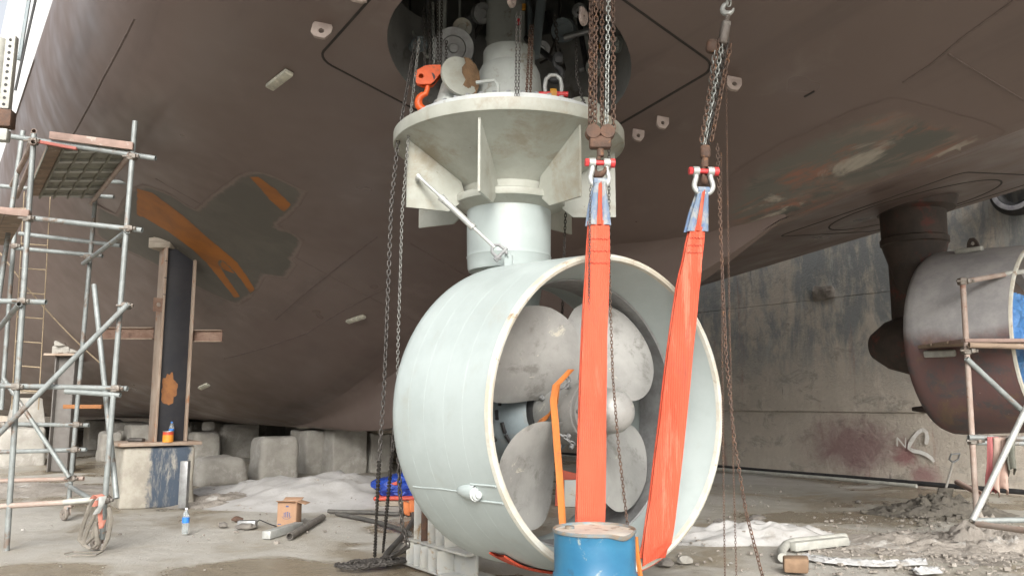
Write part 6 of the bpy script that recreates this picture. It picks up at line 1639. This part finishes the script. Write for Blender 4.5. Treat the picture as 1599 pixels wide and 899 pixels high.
# cardboard box with a print of three figures
M_CARD = worn('cardboard', (0.36, 0.22, 0.135, 1), (0.30, 0.18, 0.11, 1), scale=4, rough=0.85, bump=0.1)
M_INK = worn('blue_print', (0.05, 0.08, 0.20, 1), (0.06, 0.09, 0.22, 1), scale=10, rough=0.8, bump=0)
g_ = atz(447, 823); bx = thing('cardboard_box', 'brown cardboard box printed with small blue figures on the dock floor', 'box', g_)
fx_, fy_ = Vector((0.995, -0.08, 0)).normalized(), Vector((0.08, 0.995, 0)).normalized()
w_, d_2, h_ = 0.27, 0.22, 0.34
def bp(a, d, z): return g_ + fx_ * a + fy_ * d + Z3 * z
for nm, c, sx, sy, sz in (('front_panel', (0, 0, h_ / 2), w_, 0.008, h_), ('rear_panel', (0, d_2, h_ / 2), w_, 0.008, h_), ('side_panel', (-w_ / 2, d_2 / 2, h_ / 2), 0.008, d_2 - 0.01, h_), ('side_panel', (w_ / 2, d_2 / 2, h_ / 2), 0.008, d_2 - 0.01, h_), ('bottom_panel', (0, d_2 / 2, 0.012), w_ - 0.01, d_2 - 0.01, 0.008)):
    MB().rbox(bp(*c), sx, sy, sz, fx_, fy_, b=0.002).build(nm, M_CARD, bx)
for (c, sx, sy, ux, uy) in (((0, -0.035, h_ + 0.012), w_, 0.09, fx_, Vector((fy_.x, fy_.y, -0.3)).normalized()), ((w_ / 2 + 0.06, d_2 / 2, h_ - 0.01), 0.14, d_2, Vector((fx_.x, fx_.y, -0.25)).normalized(), fy_), ((0, d_2 + 0.04, h_ + 0.02), w_, 0.1, fx_, Vector((fy_.x, fy_.y, 0.3)).normalized())):
    MB().rbox(bp(*c), sx, sy, 0.006, ux, uy, ux.cross(uy), b=0.001).build('flap', M_CARD, bx)
pr = MB()
for k, (dx, s_) in enumerate(((-0.035, 0.75), (-0.012, 0.9), (0.015, 1.0), (0.042, 0.8))):
    c = bp(dx, -0.0056, 0.165)
    pr.cyl(c + Z3 * 0.036 * s_, c + Z3 * 0.036 * s_ - fy_ * 0.0012, 0.010 * s_, n=10)
    pr.box(c + Z3 * 0.008, 0.013 * s_, 0.0012, 0.034 * s_, fx_, fy_); pr.box(c - Z3 * 0.018 - fx_ * 0.004, 0.005, 0.0012, 0.03 * s_, fx_, fy_); pr.box(c - Z3 * 0.018 + fx_ * 0.004, 0.005, 0.0012, 0.03 * s_, fx_, fy_)
for k in range(15):
    a0_ = R(200 + 10 * k)
    pr.box(bp(0.07 * math.cos(a0_), -0.0056, 0.165 + 0.055 * math.sin(a0_)), 0.012, 0.0012, 0.004, fx_, fy_)
tag(pr.build('printed_figures', M_INK, bx), kind='stuff')
MB().box(bp(0.005, -0.0056, 0.285), 0.04, 0.0012, 0.02, fx_, fy_).build('print_mark', M_INK, bx)
MB().box(bp(-0.1, -0.0056, 0.04), 0.05, 0.0012, 0.012, fx_, fy_).build('print_mark', M_INK, bx)
# litter near the box
q0, q1 = atz(437, 842), atz(447, 826)
tag(MB().rbox((q0 + q1) / 2 + Z3 * 0.05, 0.12, (q1 - q0).length, 0.10, Vector((0.96, -0.2, 0)), Vector((0.25, 0.96, 0)), b=0.008).build('steel_block', M_GALV, loc=q0), 'short grey block on the ground in front of the cardboard box', 'block')
q0, q1 = atz(452, 843), atz(504, 812)
tag(MB().pipe(q0 + Z3 * 0.045, q1 + Z3 * 0.045, 0.045, 0.006).build('steel_pipe', M_STONE, loc=q0), 'dark short pipe lying beside the cardboard box', 'pipe')
q0, q1 = atz(376, 826), atz(396, 822)
tag(MB().rbox((q0 + q1) / 2 + Z3 * 0.05, (q1 - q0).length, 0.12, 0.1, b=0.01).build('steel_offcut', M_STEEL, loc=q0), 'grey steel offcut next to the dark lumps', 'steel')
tag(MB().tube([atz(398, 822) + Z3 * .03, atz(405, 817) + Z3 * .05, atz(420, 820) + Z3 * .02, atz(432, 823) + Z3 * .01], 0.008, n=6).build('wire', M_BLACK, loc=atz(398, 822)), 'thin black wire curling from the steel offcut', 'wire')
tag(MB().tube([atz(100, 866) + Z3 * .01, atz(115, 863) + Z3 * .012, atz(140, 864) + Z3 * .012, atz(162, 862) + Z3 * .012, atz(150, 868) + Z3 * .01, atz(112, 869) + Z3 * .01], 0.008, n=6).build('wire', M_STRAPGREY, loc=atz(100, 866)), 'thin loop of wire on the pale floor below the castor', 'wire')
# hoses by the chains
M_HOSE = worn('hose', (0.06, 0.058, 0.055, 1), (0.10, 0.095, 0.085, 1), scale=7, rough=0.7)
def spline(P_, n=8):
    out = []
    for i in range(len(P_) - 1):
        p0, p1, p2, p3 = P_[max(0, i - 1)], P_[i], P_[i + 1], P_[min(len(P_) - 1, i + 2)]
        for k in range(n):
            u = k / n; out.append(0.5 * ((2 * p1) + (p2 - p0) * u + (2 * p0 - 5 * p1 + 4 * p2 - p3) * u * u + (3 * p1 - p0 - 3 * p2 + p3) * u ** 3))
    return out + [P_[-1]]
for (pts, r, lb) in (([(512, 802), (545, 803), (580, 804), (622, 806), (652, 800)], 0.03, 'black hose running right behind the hanging chains'), ([(525, 806), (570, 815), (610, 826), (640, 838)], 0.03, 'black hose curving towards the cradle'), ([(642, 800), (645, 815), (630, 840), (606, 868), (600, 880)], 0.034, 'grey hose looping from the bundle to the chain heap'), ([(640, 862), (615, 872), (600, 884)], 0.028, 'black hose end by the chain heap')):
    tag(MB().tube(spline([atz(*q) + Z3 * (r + 0.01) for q in pts]), r, n=10).build('hose', M_HOSE, loc=atz(*pts[0])), lb, 'hose', 'hoses by the cradle')
# blue tarpaulin bundle with red edge
M_TARPB = worn('tarpaulin_blue', (0.015, 0.055, 0.33, 1), (0.012, 0.035, 0.24, 1), scale=3, rough=0.5, bump=0.6, bs=7, bd=0.05)
M_TARPR = worn('tarpaulin_red', (0.50, 0.075, 0.045, 1), (0.42, 0.06, 0.04, 1), scale=5, rough=0.6)
g_ = atz(605, 792)
tp = thing('tarpaulin_bundle', 'folded bright blue tarpaulin bundle with red edging behind the chains', 'tarpaulin', g_)
bm = bmesh.new(); bmesh.ops.create_icosphere(bm, subdivisions=4, radius=1); vs = []
for v in bm.verts:
    n_ = mnoise.noise(v.co * 1.7 + Vector((4, 1, 2))); n2_ = abs(mnoise.noise(v.co * 4.2))
    k = 1 + 0.28 * n_ - 0.16 * n2_
    vs.append(Vector((g_.x + 0.12 + v.co.x * 0.42 * k, g_.y + 0.35 + v.co.y * 0.35 * k, max(0.16, 0.30 + v.co.z * 0.24 * k))))
bm.verts.index_update(); MB().add(vs, [[v.index for v in f.verts] for f in bm.faces]).build('folded_sheet', M_TARPB, tp, ang=25); bm.free()
MB().rbox(g_ + Vector((0.10, 0.32, 0.135)), 0.72, 0.55, 0.07, b=0.03, seg=3, jitter=0.02).build('red_edging', M_TARPR, tp)
MB().rbox(g_ + Vector((0.12, 0.35, 0.05)), 0.62, 0.5, 0.1, b=0.02).build('pallet', M_WOOD, tp)
MB().rbox(g_ + Vector((0.06, 0.10, 0.36)), 0.22, 0.1, 0.06, Vector((0.95, 0, 0.25)), b=0.02, jitter=0.02).build('red_flap', M_TARPR, tp)
g2 = atz(638, 806)
b = MB()
for k in range(3): b.rbox(g2 + Vector((-0.02 + 0.08 * k, 0.02 * k, 0.12 + 0.03 * (k % 2))), 0.10, 0.14, 0.22, Vector((0.95, 0.1, 0.2 * (k - 1))), b=0.03, jitter=0.03)
tag(b.build('lifebelt_bundle', worn('orange_canvas', (0.52, 0.16, 0.05, 1), (0.42, 0.12, 0.04, 1), scale=8, rough=0.8, bump=0.4), loc=g2), 'small crumpled orange canvas bundle next to the blue tarpaulin', 'bundle')
